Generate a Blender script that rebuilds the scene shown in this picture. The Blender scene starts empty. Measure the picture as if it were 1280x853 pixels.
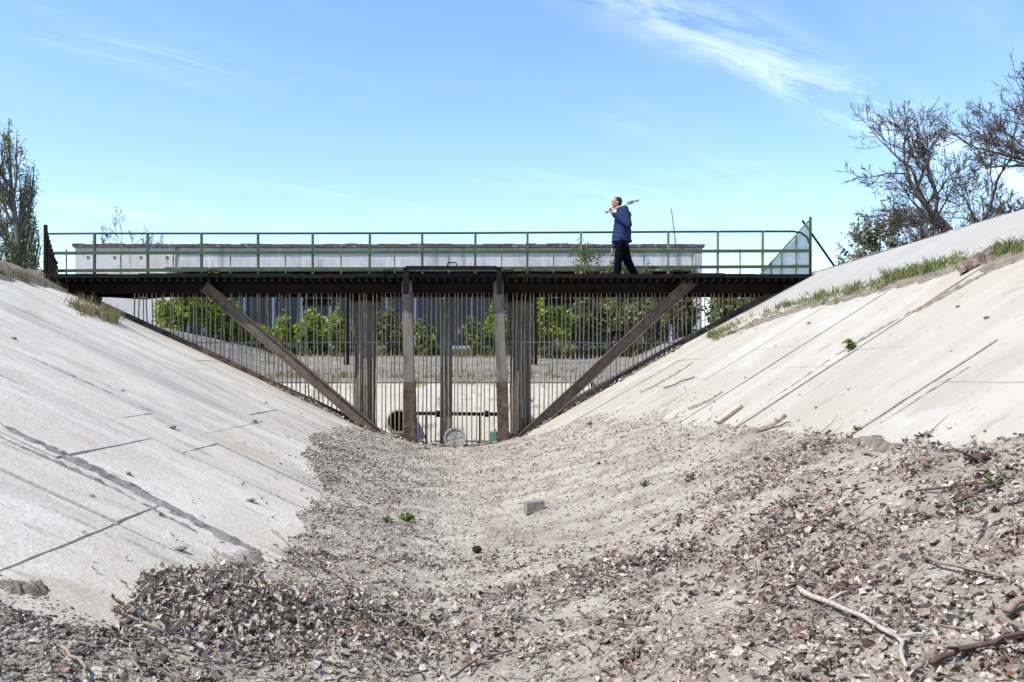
import bpy, bmesh, math, random
import numpy as np
from mathutils import Vector, Matrix, Euler

sc = bpy.context.scene
COL = sc.collection
random.seed(7)
RNG = np.random.default_rng(11)
R = math.radians

# ------------------------------------------------------------------ camera, sky, sun, exposure
F, CX, HY, HC = 1100.0, 640.0, 470.0, 1.6        # focal length in pixels, horizon row, eye height
cam_d = bpy.data.cameras.new('camera')
cam = bpy.data.objects.new('camera', cam_d)
COL.objects.link(cam)
cam.location = (0, 0, HC)
cam.rotation_euler = (R(90), 0, 0)
cam_d.sensor_width = 36.0
cam_d.lens = F / 1280 * 36.0
cam_d.shift_y = (HY - 426.5) / 1280
cam_d.clip_end = 5000
sc.camera = cam

SUN_EL = R(53)
SUN_H = Vector((-0.88, -0.47, 0)).normalized()
SUN_DIR = Vector((SUN_H.x * math.cos(SUN_EL), SUN_H.y * math.cos(SUN_EL), math.sin(SUN_EL)))
sun_d = bpy.data.lights.new('sun', 'SUN')
sun_d.energy = 3.9
sun_d.angle = R(0.53)
sun_d.color = (1.0, 0.94, 0.84)
sun = bpy.data.objects.new('sun', sun_d)
COL.objects.link(sun)
sun.rotation_euler = SUN_DIR.to_track_quat('Z', 'Y').to_euler()

world = bpy.data.worlds.new('World')
sc.world = world
world.use_nodes = True
wn, wl = world.node_tree.nodes, world.node_tree.links
wn.clear()


def wnode(t, **kw):
    n = wn.new(t)
    for k, v in kw.items():
        setattr(n, k, v)
    return n


def wmath(op, a, b=None, clamp=False):
    n = wn.new('ShaderNodeMath')
    n.operation = op
    n.use_clamp = clamp
    for i, v in enumerate((a, b)):
        if v is None:
            continue
        if isinstance(v, (int, float)):
            n.inputs[i].default_value = v
        else:
            wl.new(v, n.inputs[i])
    return n.outputs[0]


sky = wnode('ShaderNodeTexSky', sky_type='NISHITA', sun_disc=False)
sky.sun_elevation = SUN_EL
sky.sun_rotation = math.atan2(SUN_H.x, SUN_H.y)
sky.air_density = 1.0
sky.dust_density = 0.35
sky.ozone_density = 0.75
tc = wnode('ShaderNodeTexCoord')
sep = wnode('ShaderNodeSeparateXYZ')
wl.new(tc.outputs['Generated'], sep.inputs[0])
zz = wmath('MAXIMUM', sep.outputs['Z'], 0.03)
pxn = wmath('DIVIDE', sep.outputs['X'], zz)
pyn = wmath('DIVIDE', sep.outputs['Y'], zz)
alongn = wmath('MULTIPLY', wmath('ADD', pxn, pyn), 0.7071)       # along the wind
acrossn = wmath('MULTIPLY', wmath('SUBTRACT', pyn, pxn), 0.7071)  # across the wind
comb = wnode('ShaderNodeCombineXYZ')
wl.new(wmath('MULTIPLY', alongn, 0.75), comb.inputs[0])
wl.new(wmath('MULTIPLY', acrossn, 2.6), comb.inputs[1])
n1 = wnode('ShaderNodeTexNoise')
n1.inputs['Scale'].default_value = 1.9
n1.inputs['Detail'].default_value = 9
n1.inputs['Roughness'].default_value = 0.62
n1.inputs['Distortion'].default_value = 0.9
wl.new(comb.outputs[0], n1.inputs['Vector'])
comb2 = wnode('ShaderNodeCombineXYZ')
wl.new(wmath('MULTIPLY', alongn, 0.25), comb2.inputs[0])
wl.new(wmath('MULTIPLY', acrossn, 0.8), comb2.inputs[1])
n2 = wnode('ShaderNodeTexNoise')
n2.inputs['Scale'].default_value = 1.3
n2.inputs['Detail'].default_value = 3
wl.new(comb2.outputs[0], n2.inputs['Vector'])
# one long cirrus band lying along the wind, broken by noise, and thin veils everywhere
band = wmath('SUBTRACT', acrossn, 1.40)
band = wmath('DIVIDE', band, 0.14)
band = wmath('POWER', wmath('ABSOLUTE', band), 2.0)
band = wmath('POWER', 2.718, wmath('MULTIPLY', band, -1.0))
wisp = wmath('SUBTRACT', n1.outputs['Fac'], 0.42)
wisp = wmath('MULTIPLY', wisp, 3.2, clamp=True)
veil = wmath('MULTIPLY', wmath('SUBTRACT', n2.outputs['Fac'], 0.46), 2.2, clamp=True)
cov = wmath('ADD', wmath('MULTIPLY', band, 0.95), wmath('MULTIPLY', veil, 0.55))
cloud = wmath('MULTIPLY', wmath('MULTIPLY', wisp, cov), 0.5, clamp=True)
mixc = wnode('ShaderNodeMix', data_type='RGBA')
wl.new(cloud, mixc.inputs['Factor'])
hsv = wnode('ShaderNodeHueSaturation')
hsv.inputs['Saturation'].default_value = 1.12
wl.new(sky.outputs[0], hsv.inputs['Color'])
wl.new(hsv.outputs[0], mixc.inputs['A'])
mixc.inputs['B'].default_value = (7.6, 8.0, 8.4, 1)
bg = wnode('ShaderNodeBackground')
bg.inputs['Strength'].default_value = 0.15
wl.new(mixc.outputs['Result'], bg.inputs['Color'])
wo = wnode('ShaderNodeOutputWorld')
wl.new(bg.outputs[0], wo.inputs['Surface'])

sc.view_settings.view_transform = 'Standard'
sc.view_settings.look = 'None'
sc.view_settings.gamma = 1.0
sc.view_settings.exposure = 0.8
sc.view_settings.use_curve_mapping = False
sc.render.engine = 'CYCLES'
sc.cycles.max_bounces = 6
sc.cycles.diffuse_bounces = 3
sc.cycles.transparent_max_bounces = 6
sc.cycles.caustics_reflective = False
sc.cycles.caustics_refractive = False
sc.cycles.use_denoising = True


# ------------------------------------------------------------------ helpers
def P(px, py, Y):
    """world point that stands at depth Y where the photograph shows it"""
    return Vector(((px - CX) / F * Y, Y, HC + (HY - py) / F * Y))


def tag(o, label=None, cat=None, group=None, kind=None):
    if label:
        o['label'] = label
    if cat:
        o['category'] = cat
    if group:
        o['group'] = group
    if kind:
        o['kind'] = kind
    return o


WORLD = {}          # object name -> world origin, to place children


def empty(name, loc, label=None, cat=None, group=None, kind=None):
    o = bpy.data.objects.new(name, None)
    COL.objects.link(o)
    o.location = loc
    o.empty_display_size = 0.1
    WORLD[o.name] = Vector(loc)
    return tag(o, label, cat, group, kind)


def link_mesh(name, me, m, parent=None, origin=(0, 0, 0)):
    o = bpy.data.objects.new(name, me)
    COL.objects.link(o)
    origin = Vector(origin)
    if m is not None and not me.materials:
        me.materials.append(m)
    if parent is not None:
        o.parent = parent
        o.location = origin - WORLD[parent.name]
    else:
        o.location = origin
    WORLD[o.name] = origin
    return o


def np_mesh(name, verts, faces, smooth=False):
    """verts (n,3), faces (m,k) with a fixed k"""
    verts = np.asarray(verts, dtype=np.float32)
    faces = np.asarray(faces, dtype=np.int32)
    me = bpy.data.meshes.new(name)
    n, (m, k) = len(verts), faces.shape
    me.vertices.add(n)
    me.vertices.foreach_set('co', verts.ravel())
    me.loops.add(m * k)
    me.loops.foreach_set('vertex_index', faces.ravel())
    me.polygons.add(m)
    me.polygons.foreach_set('loop_start', np.arange(0, m * k, k, dtype=np.int32))
    me.polygons.foreach_set('loop_total', np.full(m, k, dtype=np.int32))
    me.update(calc_edges=True)
    if smooth:
        me.polygons.foreach_set('use_smooth', np.ones(m, dtype=bool))
    return me


class MB:
    def __init__(self):
        self.v, self.f = [], []

    def box(self, lo, hi, jit=0.0):
        (x0, y0, z0), (x1, y1, z1) = lo, hi
        b = len(self.v)
        for z in (z0, z1):
            for (x, y) in ((x0, y0), (x1, y0), (x1, y1), (x0, y1)):
                self.v.append((x + random.uniform(-jit, jit), y + random.uniform(-jit, jit), z + random.uniform(-jit, jit)))
        for q in ((3, 2, 1, 0), (4, 5, 6, 7), (0, 1, 5, 4), (1, 2, 6, 5), (2, 3, 7, 6), (3, 0, 4, 7)):
            self.f.append(tuple(b + i for i in q))
        return self

    def beam(self, p0, p1, w, h, up=(0, 0, 1)):
        """bar from p0 to p1; w across, h along up"""
        p0, p1 = Vector(p0), Vector(p1)
        d = (p1 - p0).normalized()
        s = d.cross(Vector(up))
        if s.length < 1e-4:
            s = d.cross(Vector((1, 0, 0)))
        s.normalize()
        u = s.cross(d).normalized()
        b = len(self.v)
        for p in (p0, p1):
            for (a, c) in ((-1, -1), (1, -1), (1, 1), (-1, 1)):
                self.v.append(tuple(p + s * (a * w / 2) + u * (c * h / 2)))
        for q in ((3, 2, 1, 0), (4, 5, 6, 7), (0, 1, 5, 4), (1, 2, 6, 5), (2, 3, 7, 6), (3, 0, 4, 7)):
            self.f.append(tuple(b + i for i in q))
        return self

    def tube(self, pts, rad, n=6, cap=True):
        pts = [Vector(p) for p in pts]
        if not hasattr(rad, '__len__'):
            rad = [rad] * len(pts)
        b = len(self.v)
        ref = None
        for i, p in enumerate(pts):
            d = (pts[min(i + 1, len(pts) - 1)] - pts[max(i - 1, 0)])
            if d.length < 1e-7:
                d = Vector((0, 0, 1))
            d.normalize()
            if ref is None:
                ref = d.orthogonal().normalized()
            s = d.cross(ref)
            if s.length < 1e-4:
                s = d.orthogonal()
            s.normalize()
            u = s.cross(d).normalized()
            ref = u
            for k in range(n):
                a = 2 * math.pi * k / n
                self.v.append(tuple(p + (s * math.cos(a) + u * math.sin(a)) * rad[i]))
        for i in range(len(pts) - 1):
            for k in range(n):
                k2 = (k + 1) % n
                self.f.append((b + i * n + k, b + i * n + k2, b + (i + 1) * n + k2, b + (i + 1) * n + k))
        if cap:
            self.f.append(tuple(b + k for k in reversed(range(n))))
            self.f.append(tuple(b + (len(pts) - 1) * n + k for k in range(n)))
        return self

    def lathe(self, c, axis, prof, n=20, cap=True):
        """prof: list of (distance along axis, radius)"""
        c, axis = Vector(c), Vector(axis).normalized()
        s = axis.orthogonal().normalized()
        u = axis.cross(s)
        b = len(self.v)
        for (t, r) in prof:
            for k in range(n):
                a = 2 * math.pi * k / n
                self.v.append(tuple(c + axis * t + (s * math.cos(a) + u * math.sin(a)) * r))
        for i in range(len(prof) - 1):
            for k in range(n):
                k2 = (k + 1) % n
                self.f.append((b + i * n + k, b + i * n + k2, b + (i + 1) * n + k2, b + (i + 1) * n + k))
        if cap:
            self.f.append(tuple(b + k for k in reversed(range(n))))
            self.f.append(tuple(b + (len(prof) - 1) * n + k for k in range(n)))
        return self

    def mesh(self, name, origin=(0, 0, 0), smooth=False):
        o = Vector(origin)
        me = bpy.data.meshes.new(name)
        me.from_pydata([tuple(Vector(v) - o) for v in self.v], [], self.f)
        if smooth:
            me.polygons.foreach_set('use_smooth', [True] * len(me.polygons))
        me.update()
        return me

    def build(self, name, m, parent=None, origin=None, smooth=False, bevel=0.0):
        if origin is None:
            if parent is not None:
                origin = WORLD[parent.name]
            else:
                a = np.array([tuple(v) for v in self.v])
                origin = ((a[:, 0].min() + a[:, 0].max()) / 2, (a[:, 1].min() + a[:, 1].max()) / 2, a[:, 2].min())
        me = self.mesh(name, origin, smooth)
        if bevel > 0:
            bm = bmesh.new()
            bm.from_mesh(me)
            bmesh.ops.bevel(bm, geom=bm.edges[:], offset=bevel, segments=1, affect='EDGES', clamp_overlap=True)
            bm.to_mesh(me)
            bm.free()
        return link_mesh(name, me, m, parent, origin)


# value noise for height fields
_perm = np.random.default_rng(3).random((256, 256))


def vnoise(x, y):
    x = np.asarray(x, float)
    y = np.asarray(y, float)
    xi, yi = np.floor(x).astype(int), np.floor(y).astype(int)
    fx, fy = x - xi, y - yi
    fx = fx * fx * (3 - 2 * fx)
    fy = fy * fy * (3 - 2 * fy)
    g = lambda a, b: _perm[a & 255, b & 255]
    return (g(xi, yi) * (1 - fx) + g(xi + 1, yi) * fx) * (1 - fy) + (g(xi, yi + 1) * (1 - fx) + g(xi + 1, yi + 1) * fx) * fy


def fbm(x, y, octs=4, gain=0.5):
    t, a, s = 0.0, 1.0, 0.0
    for i in range(octs):
        t = t + a * vnoise(np.asarray(x) * 2 ** i + 17.3 * i, np.asarray(y) * 2 ** i + 9.1 * i)
        s += a
        a *= gain
    return t / s - 0.5


def sstep(a, b, x):
    t = np.clip((np.asarray(x, float) - a) / (b - a), 0, 1)
    return t * t * (3 - 2 * t)


# ------------------------------------------------------------------ materials
MATS = {}


def material(name, layers, rough=0.85, bump=0.0, bump_scale=40.0, metallic=0.0, island=0.0, coords='pos', spec=0.3,
             trans=0.0, stretch=(1, 1, 1), bump_detail=6, bump_dist=.05):
    """layers: [(colour)] then (colour, noise scale, low, high[, stretch]) mixed on top of each other"""
    m = bpy.data.materials.new(name)
    m.use_nodes = True
    nt = m.node_tree
    N, L = nt.nodes, nt.links
    bs = N['Principled BSDF']
    bs.inputs['Roughness'].default_value = rough
    bs.inputs['Metallic'].default_value = metallic
    bs.inputs['Specular IOR Level'].default_value = spec
    if coords == 'pos':
        g = N.new('ShaderNodeNewGeometry')
        vec = g.outputs['Position']
    else:
        g = N.new('ShaderNodeTexCoord')
        vec = g.outputs['Object']

    def mapped(st, off):
        mp = N.new('ShaderNodeMapping')
        mp.inputs['Scale'].default_value = st
        mp.inputs['Location'].default_value = off
        L.new(vec, mp.inputs['Vector'])
        return mp.outputs[0]
    col = None
    for i, ly in enumerate(layers):
        if i == 0:
            rgb = N.new('ShaderNodeRGB')
            rgb.outputs[0].default_value = (*ly, 1)
            col = rgb.outputs[0]
            continue
        c, s, lo, hi = ly[:4]
        st = ly[4] if len(ly) > 4 else stretch
        nz = N.new('ShaderNodeTexNoise')
        nz.inputs['Scale'].default_value = s
        nz.inputs['Detail'].default_value = 7
        nz.inputs['Roughness'].default_value = 0.6
        L.new(mapped(st, (i * 7.3, i * 3.1, i * 5.7)), nz.inputs['Vector'])
        mr = N.new('ShaderNodeMapRange')
        mr.inputs['From Min'].default_value = lo
        mr.inputs['From Max'].default_value = hi
        L.new(nz.outputs['Fac'], mr.inputs['Value'])
        mx = N.new('ShaderNodeMix')
        mx.data_type = 'RGBA'
        L.new(mr.outputs[0], mx.inputs['Factor'])
        L.new(col, mx.inputs['A'])
        mx.inputs['B'].default_value = (*c, 1)
        col = mx.outputs['Result']
    if island > 0:
        g2 = N.new('ShaderNodeNewGeometry')
        hs = N.new('ShaderNodeHueSaturation')
        mr = N.new('ShaderNodeMapRange')
        mr.inputs['To Min'].default_value = 1 - island
        mr.inputs['To Max'].default_value = 1 + island
        L.new(g2.outputs['Random Per Island'], mr.inputs['Value'])
        L.new(mr.outputs[0], hs.inputs['Value'])
        L.new(col, hs.inputs['Color'])
        col = hs.outputs[0]
    L.new(col, bs.inputs['Base Color'])
    if bump > 0:
        nz = N.new('ShaderNodeTexNoise')
        nz.inputs['Scale'].default_value = bump_scale
        nz.inputs['Detail'].default_value = bump_detail
        nz.inputs['Roughness'].default_value = 0.65
        L.new(mapped((1, 1, 1), (0, 0, 0)), nz.inputs['Vector'])
        b = N.new('ShaderNodeBump')
        b.inputs['Strength'].default_value = bump
        b.inputs['Distance'].default_value = bump_dist
        L.new(nz.outputs['Fac'], b.inputs['Height'])
        L.new(b.outputs[0], bs.inputs['Normal'])
    if trans > 0:
        tr = N.new('ShaderNodeBsdfTranslucent')
        L.new(col, tr.inputs['Color'])
        ms = N.new('ShaderNodeMixShader')
        ms.inputs[0].default_value = trans
        L.new(bs.outputs[0], ms.inputs[1])
        L.new(tr.outputs[0], ms.inputs[2])
        L.new(ms.outputs[0], N['Material Output'].inputs['Surface'])
    MATS[name] = m
    return m


def leaf_material(name, ramp, rough=0.8, trans=0.25):
    """colour picked per leaf from a ramp of (position, colour)"""
    m = bpy.data.materials.new(name)
    m.use_nodes = True
    N, L = m.node_tree.nodes, m.node_tree.links
    bs = N['Principled BSDF']
    bs.inputs['Roughness'].default_value = rough
    bs.inputs['Specular IOR Level'].default_value = 0.25
    g = N.new('ShaderNodeNewGeometry')
    cr = N.new('ShaderNodeValToRGB')
    el = cr.color_ramp.elements
    while len(el) < len(ramp):
        el.new(0.5)
    for e, (p, c) in zip(el, ramp):
        e.position = p
        e.color = (*c, 1)
    L.new(g.outputs['Random Per Island'], cr.inputs[0])
    nz = N.new('ShaderNodeTexNoise')
    nz.inputs['Scale'].default_value = 55
    nz.inputs['Detail'].default_value = 4
    L.new(g.outputs['Position'], nz.inputs['Vector'])
    mr = N.new('ShaderNodeMapRange')
    mr.inputs['From Min'].default_value = .3
    mr.inputs['From Max'].default_value = .7
    mr.inputs['To Min'].default_value = .62
    mr.inputs['To Max'].default_value = 1.25
    L.new(nz.outputs['Fac'], mr.inputs['Value'])
    hs = N.new('ShaderNodeHueSaturation')
    L.new(cr.outputs[0], hs.inputs['Color'])
    L.new(mr.outputs[0], hs.inputs['Value'])
    L.new(hs.outputs[0], bs.inputs['Base Color'])
    if trans > 0:
        tr = N.new('ShaderNodeBsdfTranslucent')
        L.new(cr.outputs[0], tr.inputs['Color'])
        ms = N.new('ShaderNodeMixShader')
        ms.inputs[0].default_value = trans
        L.new(bs.outputs[0], ms.inputs[1])
        L.new(tr.outputs[0], ms.inputs[2])
        L.new(ms.outputs[0], N['Material Output'].inputs['Surface'])
    MATS[name] = m
    return m


DOWN = (0.25, 1.6, 0.5)       # streaks that run down the slopes
M_slabL = material('bank_concrete_left', [(0.50, 0.455, 0.39)] + [
    ((0.58, 0.54, 0.475), 1.1, 0.42, 0.62, (.5, 1.3, .7)), ((0.34, 0.305, 0.265), 1.1, 0.56, 0.76, (.45, 1.3, .6)), ((0.36, 0.335, 0.30), .5, 0.5, 0.66, (.3, 1.8, .5)),
    ((0.36, 0.315, 0.265), 6.0, 0.55, 0.8, (0.4, 2, 1)), ((0.62, 0.585, 0.53), 3.0, 0.6, 0.8), ((0.14, 0.115, 0.09), 24, 0.65, 0.74), ((0.26, 0.235, 0.2), 2.4, 0.6, 0.74, (.5, 1.8, .7)), ((0.42, 0.36, 0.29), .9, 0.56, 0.7)],
    rough=0.92, bump=0.35, bump_scale=22)
M_slabR = material('bank_concrete_right', [(0.335, 0.315, 0.275)] + [
    ((0.385, 0.36, 0.315), 1.0, 0.42, 0.62, DOWN), ((0.31, 0.285, 0.25), 1.3, 0.54, 0.74, (.4, 1.3, .6)), ((0.40, 0.39, 0.365), .55, 0.54, 0.66),
    ((0.345, 0.305, 0.245), 0.8, 0.53, 0.7), ((0.28, 0.245, 0.205), 5.0, 0.57, 0.78, (0.7, 1.5, .9)), ((0.13, 0.105, 0.085), 22, 0.655, 0.74), ((0.25, 0.21, 0.17), 2.2, 0.62, 0.76, (.6, 1.6, .8))],
    rough=0.92, bump=0.35, bump_scale=22)
M_slabTop = material('upper_concrete', [(0.30, 0.287, 0.268), ((0.335, 0.32, 0.30), 1.2, 0.4, 0.65), ((0.25, 0.235, 0.215), 3, 0.6, 0.8)],
                     rough=0.9, bump=0.2, bump_scale=25)
M_sub = material('bank_soil', [(0.20, 0.17, 0.14), ((0.10, 0.085, 0.07), 9, 0.45, 0.65)], bump=0.6, bump_scale=15)
M_silt = material('dry_silt', [(0.35, 0.318, 0.268), ((0.41, 0.375, 0.32), 0.9, 0.42, 0.6), ((0.23, 0.19, 0.15), 2.3, 0.48, 0.66),
                               ((0.14, 0.115, 0.098), 17, 0.56, 0.70), ((0.42, 0.39, 0.35), 34, 0.56, 0.7), ((0.09, 0.075, 0.063), 60, 0.6, 0.68)],
                  rough=0.95, bump=0.75, bump_scale=30, bump_detail=9, bump_dist=.05)
M_bed = M_silt.copy()
M_bed.name = 'leafy_silt'
_nt = M_bed.node_tree
_bs = _nt.nodes['Principled BSDF']
_c = _bs.inputs['Base Color'].links[0].from_socket
_at = _nt.nodes.new('ShaderNodeAttribute')
_at.attribute_name = 'humus_gap_shade'
_mx = _nt.nodes.new('ShaderNodeMix')
_mx.data_type = 'RGBA'
_nt.links.new(_at.outputs['Fac'], _mx.inputs['Factor'])
_nt.links.new(_c, _mx.inputs['A'])
_mx.inputs['B'].default_value = (0.175, 0.145, 0.118, 1)  # humus brown under litter, also painting the shaded gaps between leaves
_nt.links.new(_mx.outputs['Result'], _bs.inputs['Base Color'])
M_ground = material('dry_ground', [(0.17, 0.155, 0.135), ((0.12, 0.115, 0.08), 0.5, 0.5, 0.65), ((0.27, 0.255, 0.23), 2.5, 0.5, 0.64), ((0.1, 0.085, 0.07), 6, 0.55, 0.68)], bump=0.6, bump_scale=8)
M_farcon = material('basin_concrete', [(0.36, 0.34, 0.29), ((0.42, 0.40, 0.35), 1.2, 0.4, 0.6), ((0.20, 0.18, 0.13), 2.2, 0.55, 0.68), ((0.16, 0.16, 0.06), 1.1, 0.58, 0.7)], bump=0.3, bump_scale=10)
M_black = material('tarred_steel', [(0.006, 0.0055, 0.0055), ((0.015, 0.008, 0.006), 5, 0.5, 0.7), ((0.012, 0.012, 0.014), 22, 0.5, 0.7)], rough=0.8, bump=0.3, bump_scale=60, spec=0.15)
M_rustdark = material('dark_rusted_steel', [(0.019, 0.010, 0.0075), ((0.010, 0.007, 0.006), 4, 0.45, 0.62), ((0.045, 0.02, 0.011), 11, 0.58, 0.75)], rough=0.85, bump=0.35, bump_scale=50, spec=0.2)
M_rust = material('rusted_steel', [(0.115, 0.078, 0.056), ((0.05, 0.036, 0.03), 4, 0.44, 0.58), ((0.21, 0.088, 0.036), 7, 0.58, 0.72), ((0.15, 0.125, 0.105), 5, 0.56, 0.68), ((0.04, 0.027, 0.022), 20, 0.54, 0.66)], rough=0.9, bump=0.4, bump_scale=55, spec=0.2)
M_brace = material('weathered_channel_steel', [(0.145, 0.11, 0.088), ((0.095, 0.064, 0.048), 5, 0.45, 0.65), ((0.21, 0.17, 0.14), 14, 0.52, 0.72), ((0.17, 0.07, 0.033), 8, 0.6, 0.74)], rough=0.85, bump=0.4, bump_scale=55)
M_bar = material('weathered_bar_steel', [(0.31, 0.265, 0.22), ((0.19, 0.135, 0.10), 4, 0.48, 0.66), ((0.09, 0.055, 0.04), 11, 0.58, 0.72)], rough=0.75, bump=0.2, bump_scale=80)
M_greypost = material('weathered_grey_post', [(0.185, 0.162, 0.14), ((0.105, 0.085, 0.07), 6, 0.45, 0.65, (1, 1, .3)), ((0.12, 0.07, 0.045), 9, 0.6, 0.76)], rough=0.9, bump=0.4, bump_scale=50)
M_column = material('column_concrete', [(0.20, 0.17, 0.135), ((0.12, 0.10, 0.08), 4, 0.45, 0.65, (2, 2, .35)), ((0.30, 0.27, 0.225), 8, 0.58, 0.75), ((0.26, 0.10, 0.03), 3.2, 0.62, 0.74)], rough=0.93, bump=0.5, bump_scale=30)
M_green = material('green_rail_paint', [(0.042, 0.082, 0.024), ((0.065, 0.115, 0.038), 4, 0.45, 0.65), ((0.10, 0.075, 0.045), 14, 0.64, 0.75)], rough=0.55, bump=0.15, bump_scale=60)
M_palegreen = material('sunlit_rail_paint', [(0.14, 0.19, 0.09), ((0.2, 0.23, 0.13), 6, 0.45, 0.65), ((0.13, 0.09, 0.05), 14, 0.6, 0.75)], rough=0.6)  # paler copy of the rail green, with sunlight put into the colour
M_darkgreen = material('dark_rail_paint', [(0.022, 0.05, 0.026), ((0.06, 0.035, 0.02), 8, 0.6, 0.72)], rough=0.5)
M_white = material('whitewashed_wall', [(0.50, 0.51, 0.54), ((0.42, 0.42, 0.45), 0.7, 0.42, 0.6), ((0.24, 0.235, 0.245), 2.6, 0.52, 0.70, (1, 1, .10)), ((0.58, 0.585, 0.61), 3.5, 0.55, 0.68, (1, 1, .2)), ((0.2, 0.18, 0.175), 6, 0.62, 0.74, (1, 1, .4))], rough=0.9, bump=0.2, bump_scale=6)
M_whiteend = material('whitewashed_end_wall', [(0.53, 0.53, 0.545), ((0.47, 0.43, 0.40), 0.6, 0.48, 0.63), ((0.33, 0.28, 0.25), 2.4, 0.58, 0.72, (1, 1, .4)), ((0.3, 0.29, 0.3), 4, 0.58, 0.7, (1, 1, .12))], rough=0.9, bump=0.2, bump_scale=6)
M_cap = material('sooty_coping', [(0.10, 0.08, 0.08), ((0.30, 0.28, 0.28), 2.5, 0.54, 0.65), ((0.04, 0.034, 0.034), 6, 0.52, 0.66)], rough=0.95)
M_glass = material('dark_glazing', [(0.014, 0.018, 0.027), ((0.035, 0.042, 0.058), 1.3, 0.45, 0.65, (1, 1, .3))], rough=0.35, spec=0.4)
M_mullion = material('pale_blue_mullion', [(0.36, 0.45, 0.58), ((0.25, 0.31, 0.4), 3, 0.5, 0.7)], rough=0.6)
M_bark = material('grey_bark', [(0.10, 0.08, 0.068), ((0.055, 0.042, 0.036), 9, 0.45, 0.62), ((0.17, 0.145, 0.12), 20, 0.6, 0.75)], rough=0.95, bump=0.5, bump_scale=30)
M_greybark = material('pale_bark', [(0.20, 0.175, 0.15), ((0.12, 0.1, 0.085), 9, 0.45, 0.62)], rough=0.95)
M_barkwarm = material('brown_bark', [(0.12, 0.075, 0.052), ((0.06, 0.04, 0.032), 9, 0.45, 0.62)], rough=0.95, bump=0.5, bump_scale=30)
M_twig = material('dry_twig', [(0.28, 0.23, 0.195), ((0.17, 0.125, 0.105), 9, 0.42, 0.62), ((0.38, 0.34, 0.3), 24, 0.58, 0.72)], rough=0.9, bump=0.3, bump_scale=70)
M_palewood = material('bleached_branch', [(0.42, 0.38, 0.335), ((0.30, 0.255, 0.22), 12, 0.45, 0.62), ((0.52, 0.48, 0.43), 24, 0.56, 0.7)], rough=0.9, bump=0.35, bump_scale=70)
M_stain = material('crack_grime', [(0.24, 0.225, 0.21), ((0.13, 0.12, 0.11), 9, 0.45, 0.62), ((0.36, 0.34, 0.32), 16, 0.55, 0.7)], rough=0.95, bump=0.5, bump_scale=40)
M_reddark = material('dark_red_twig', [(0.085, 0.05, 0.045), ((0.16, 0.12, 0.11), 14, 0.52, 0.7)], rough=0.85, bump=0.3, bump_scale=70)
M_litter = leaf_material('dead_leaves', [(0.0, (0.065, 0.044, 0.035)), (0.18, (0.16, 0.115, 0.09)), (0.38, (0.29, 0.237, 0.20)),
                                         (0.62, (0.40, 0.35, 0.305)), (0.95, (0.49, 0.445, 0.40)), (1.0, (0.24, 0.11, 0.06))], rough=0.85, trans=0.12)
M_bigleaf = material('curled_leaf', [(0.40, 0.355, 0.32), ((0.26, 0.205, 0.17), 18, 0.45, 0.62), ((0.54, 0.50, 0.46), 30, 0.54, 0.68)], rough=0.8, trans=0.1)
M_clod = leaf_material('silt_crumbs', [(0, (0.14, 0.11, 0.088)), (0.4, (0.30, 0.265, 0.22)), (1, (0.43, 0.39, 0.33))], rough=0.95, trans=0)
M_soil = material('brown_soil', [(0.23, 0.195, 0.16), ((0.12, 0.095, 0.075), 14, 0.45, 0.62), ((0.36, 0.32, 0.27), 30, 0.55, 0.7)], rough=0.95, bump=0.7, bump_scale=40)
M_gravel = leaf_material('grey_gravel', [(0, (0.07, 0.062, 0.055)), (0.5, (0.16, 0.145, 0.13)), (1, (0.3, 0.275, 0.25))], rough=0.95, trans=0)
M_grass = leaf_material('grass_blades', [(0, (0.085, 0.15, 0.03)), (0.4, (0.13, 0.20, 0.045)), (0.65, (0.2, 0.22, 0.08)), (0.85, (0.36, 0.31, 0.17)), (1, (0.28, 0.2, 0.11))], rough=0.7, trans=0.3)
M_drygrass = leaf_material('dry_grass_blades', [(0, (0.1, 0.14, 0.035)), (0.35, (0.19, 0.18, 0.075)), (0.7, (0.33, 0.265, 0.14)), (1, (0.2, 0.13, 0.07))], rough=0.75, trans=0.25)
M_leafbright = leaf_material('spring_leaves', [(0, (0.10, 0.15, 0.012)), (0.5, (0.22, 0.30, 0.02)), (1, (0.40, 0.45, 0.05))], rough=0.6, trans=0.4)
M_leafdark = leaf_material('dull_leaves', [(0, (0.06, 0.075, 0.02)), (0.5, (0.14, 0.165, 0.045)), (0.85, (0.25, 0.26, 0.08)), (1, (0.33, 0.25, 0.07))], rough=0.65, trans=0.3)
M_leafbrown = leaf_material('brown_leaves', [(0, (0.09, 0.07, 0.03)), (0.5, (0.15, 0.13, 0.055)), (1, (0.16, 0.19, 0.06))], rough=0.7, trans=0.25)
M_leafpoplar = leaf_material('poplar_leaves', [(0, (0.09, 0.125, 0.03)), (0.5, (0.17, 0.22, 0.06)), (1, (0.28, 0.33, 0.10))], rough=0.6, trans=0.35)
M_leafolive = leaf_material('olive_leaves', [(0, (0.12, 0.135, 0.07)), (0.5, (0.21, 0.23, 0.125)), (1, (0.30, 0.31, 0.19))], rough=0.6, trans=0.3)
M_weed = leaf_material('weed_leaves', [(0, (0.06, 0.11, 0.02)), (0.5, (0.11, 0.18, 0.03)), (1, (0.19, 0.25, 0.06))], rough=0.6, trans=0.3)
M_block = material('grey_block', [(0.30, 0.275, 0.25), ((0.2, 0.18, 0.16), 20, 0.45, 0.65)], rough=0.95, bump=0.6, bump_scale=60)
M_cone = material('dark_cone', [(0.035, 0.022, 0.017), ((0.07, 0.045, 0.033), 40, 0.5, 0.65)], rough=0.9, bump=0.6, bump_scale=80)
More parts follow.
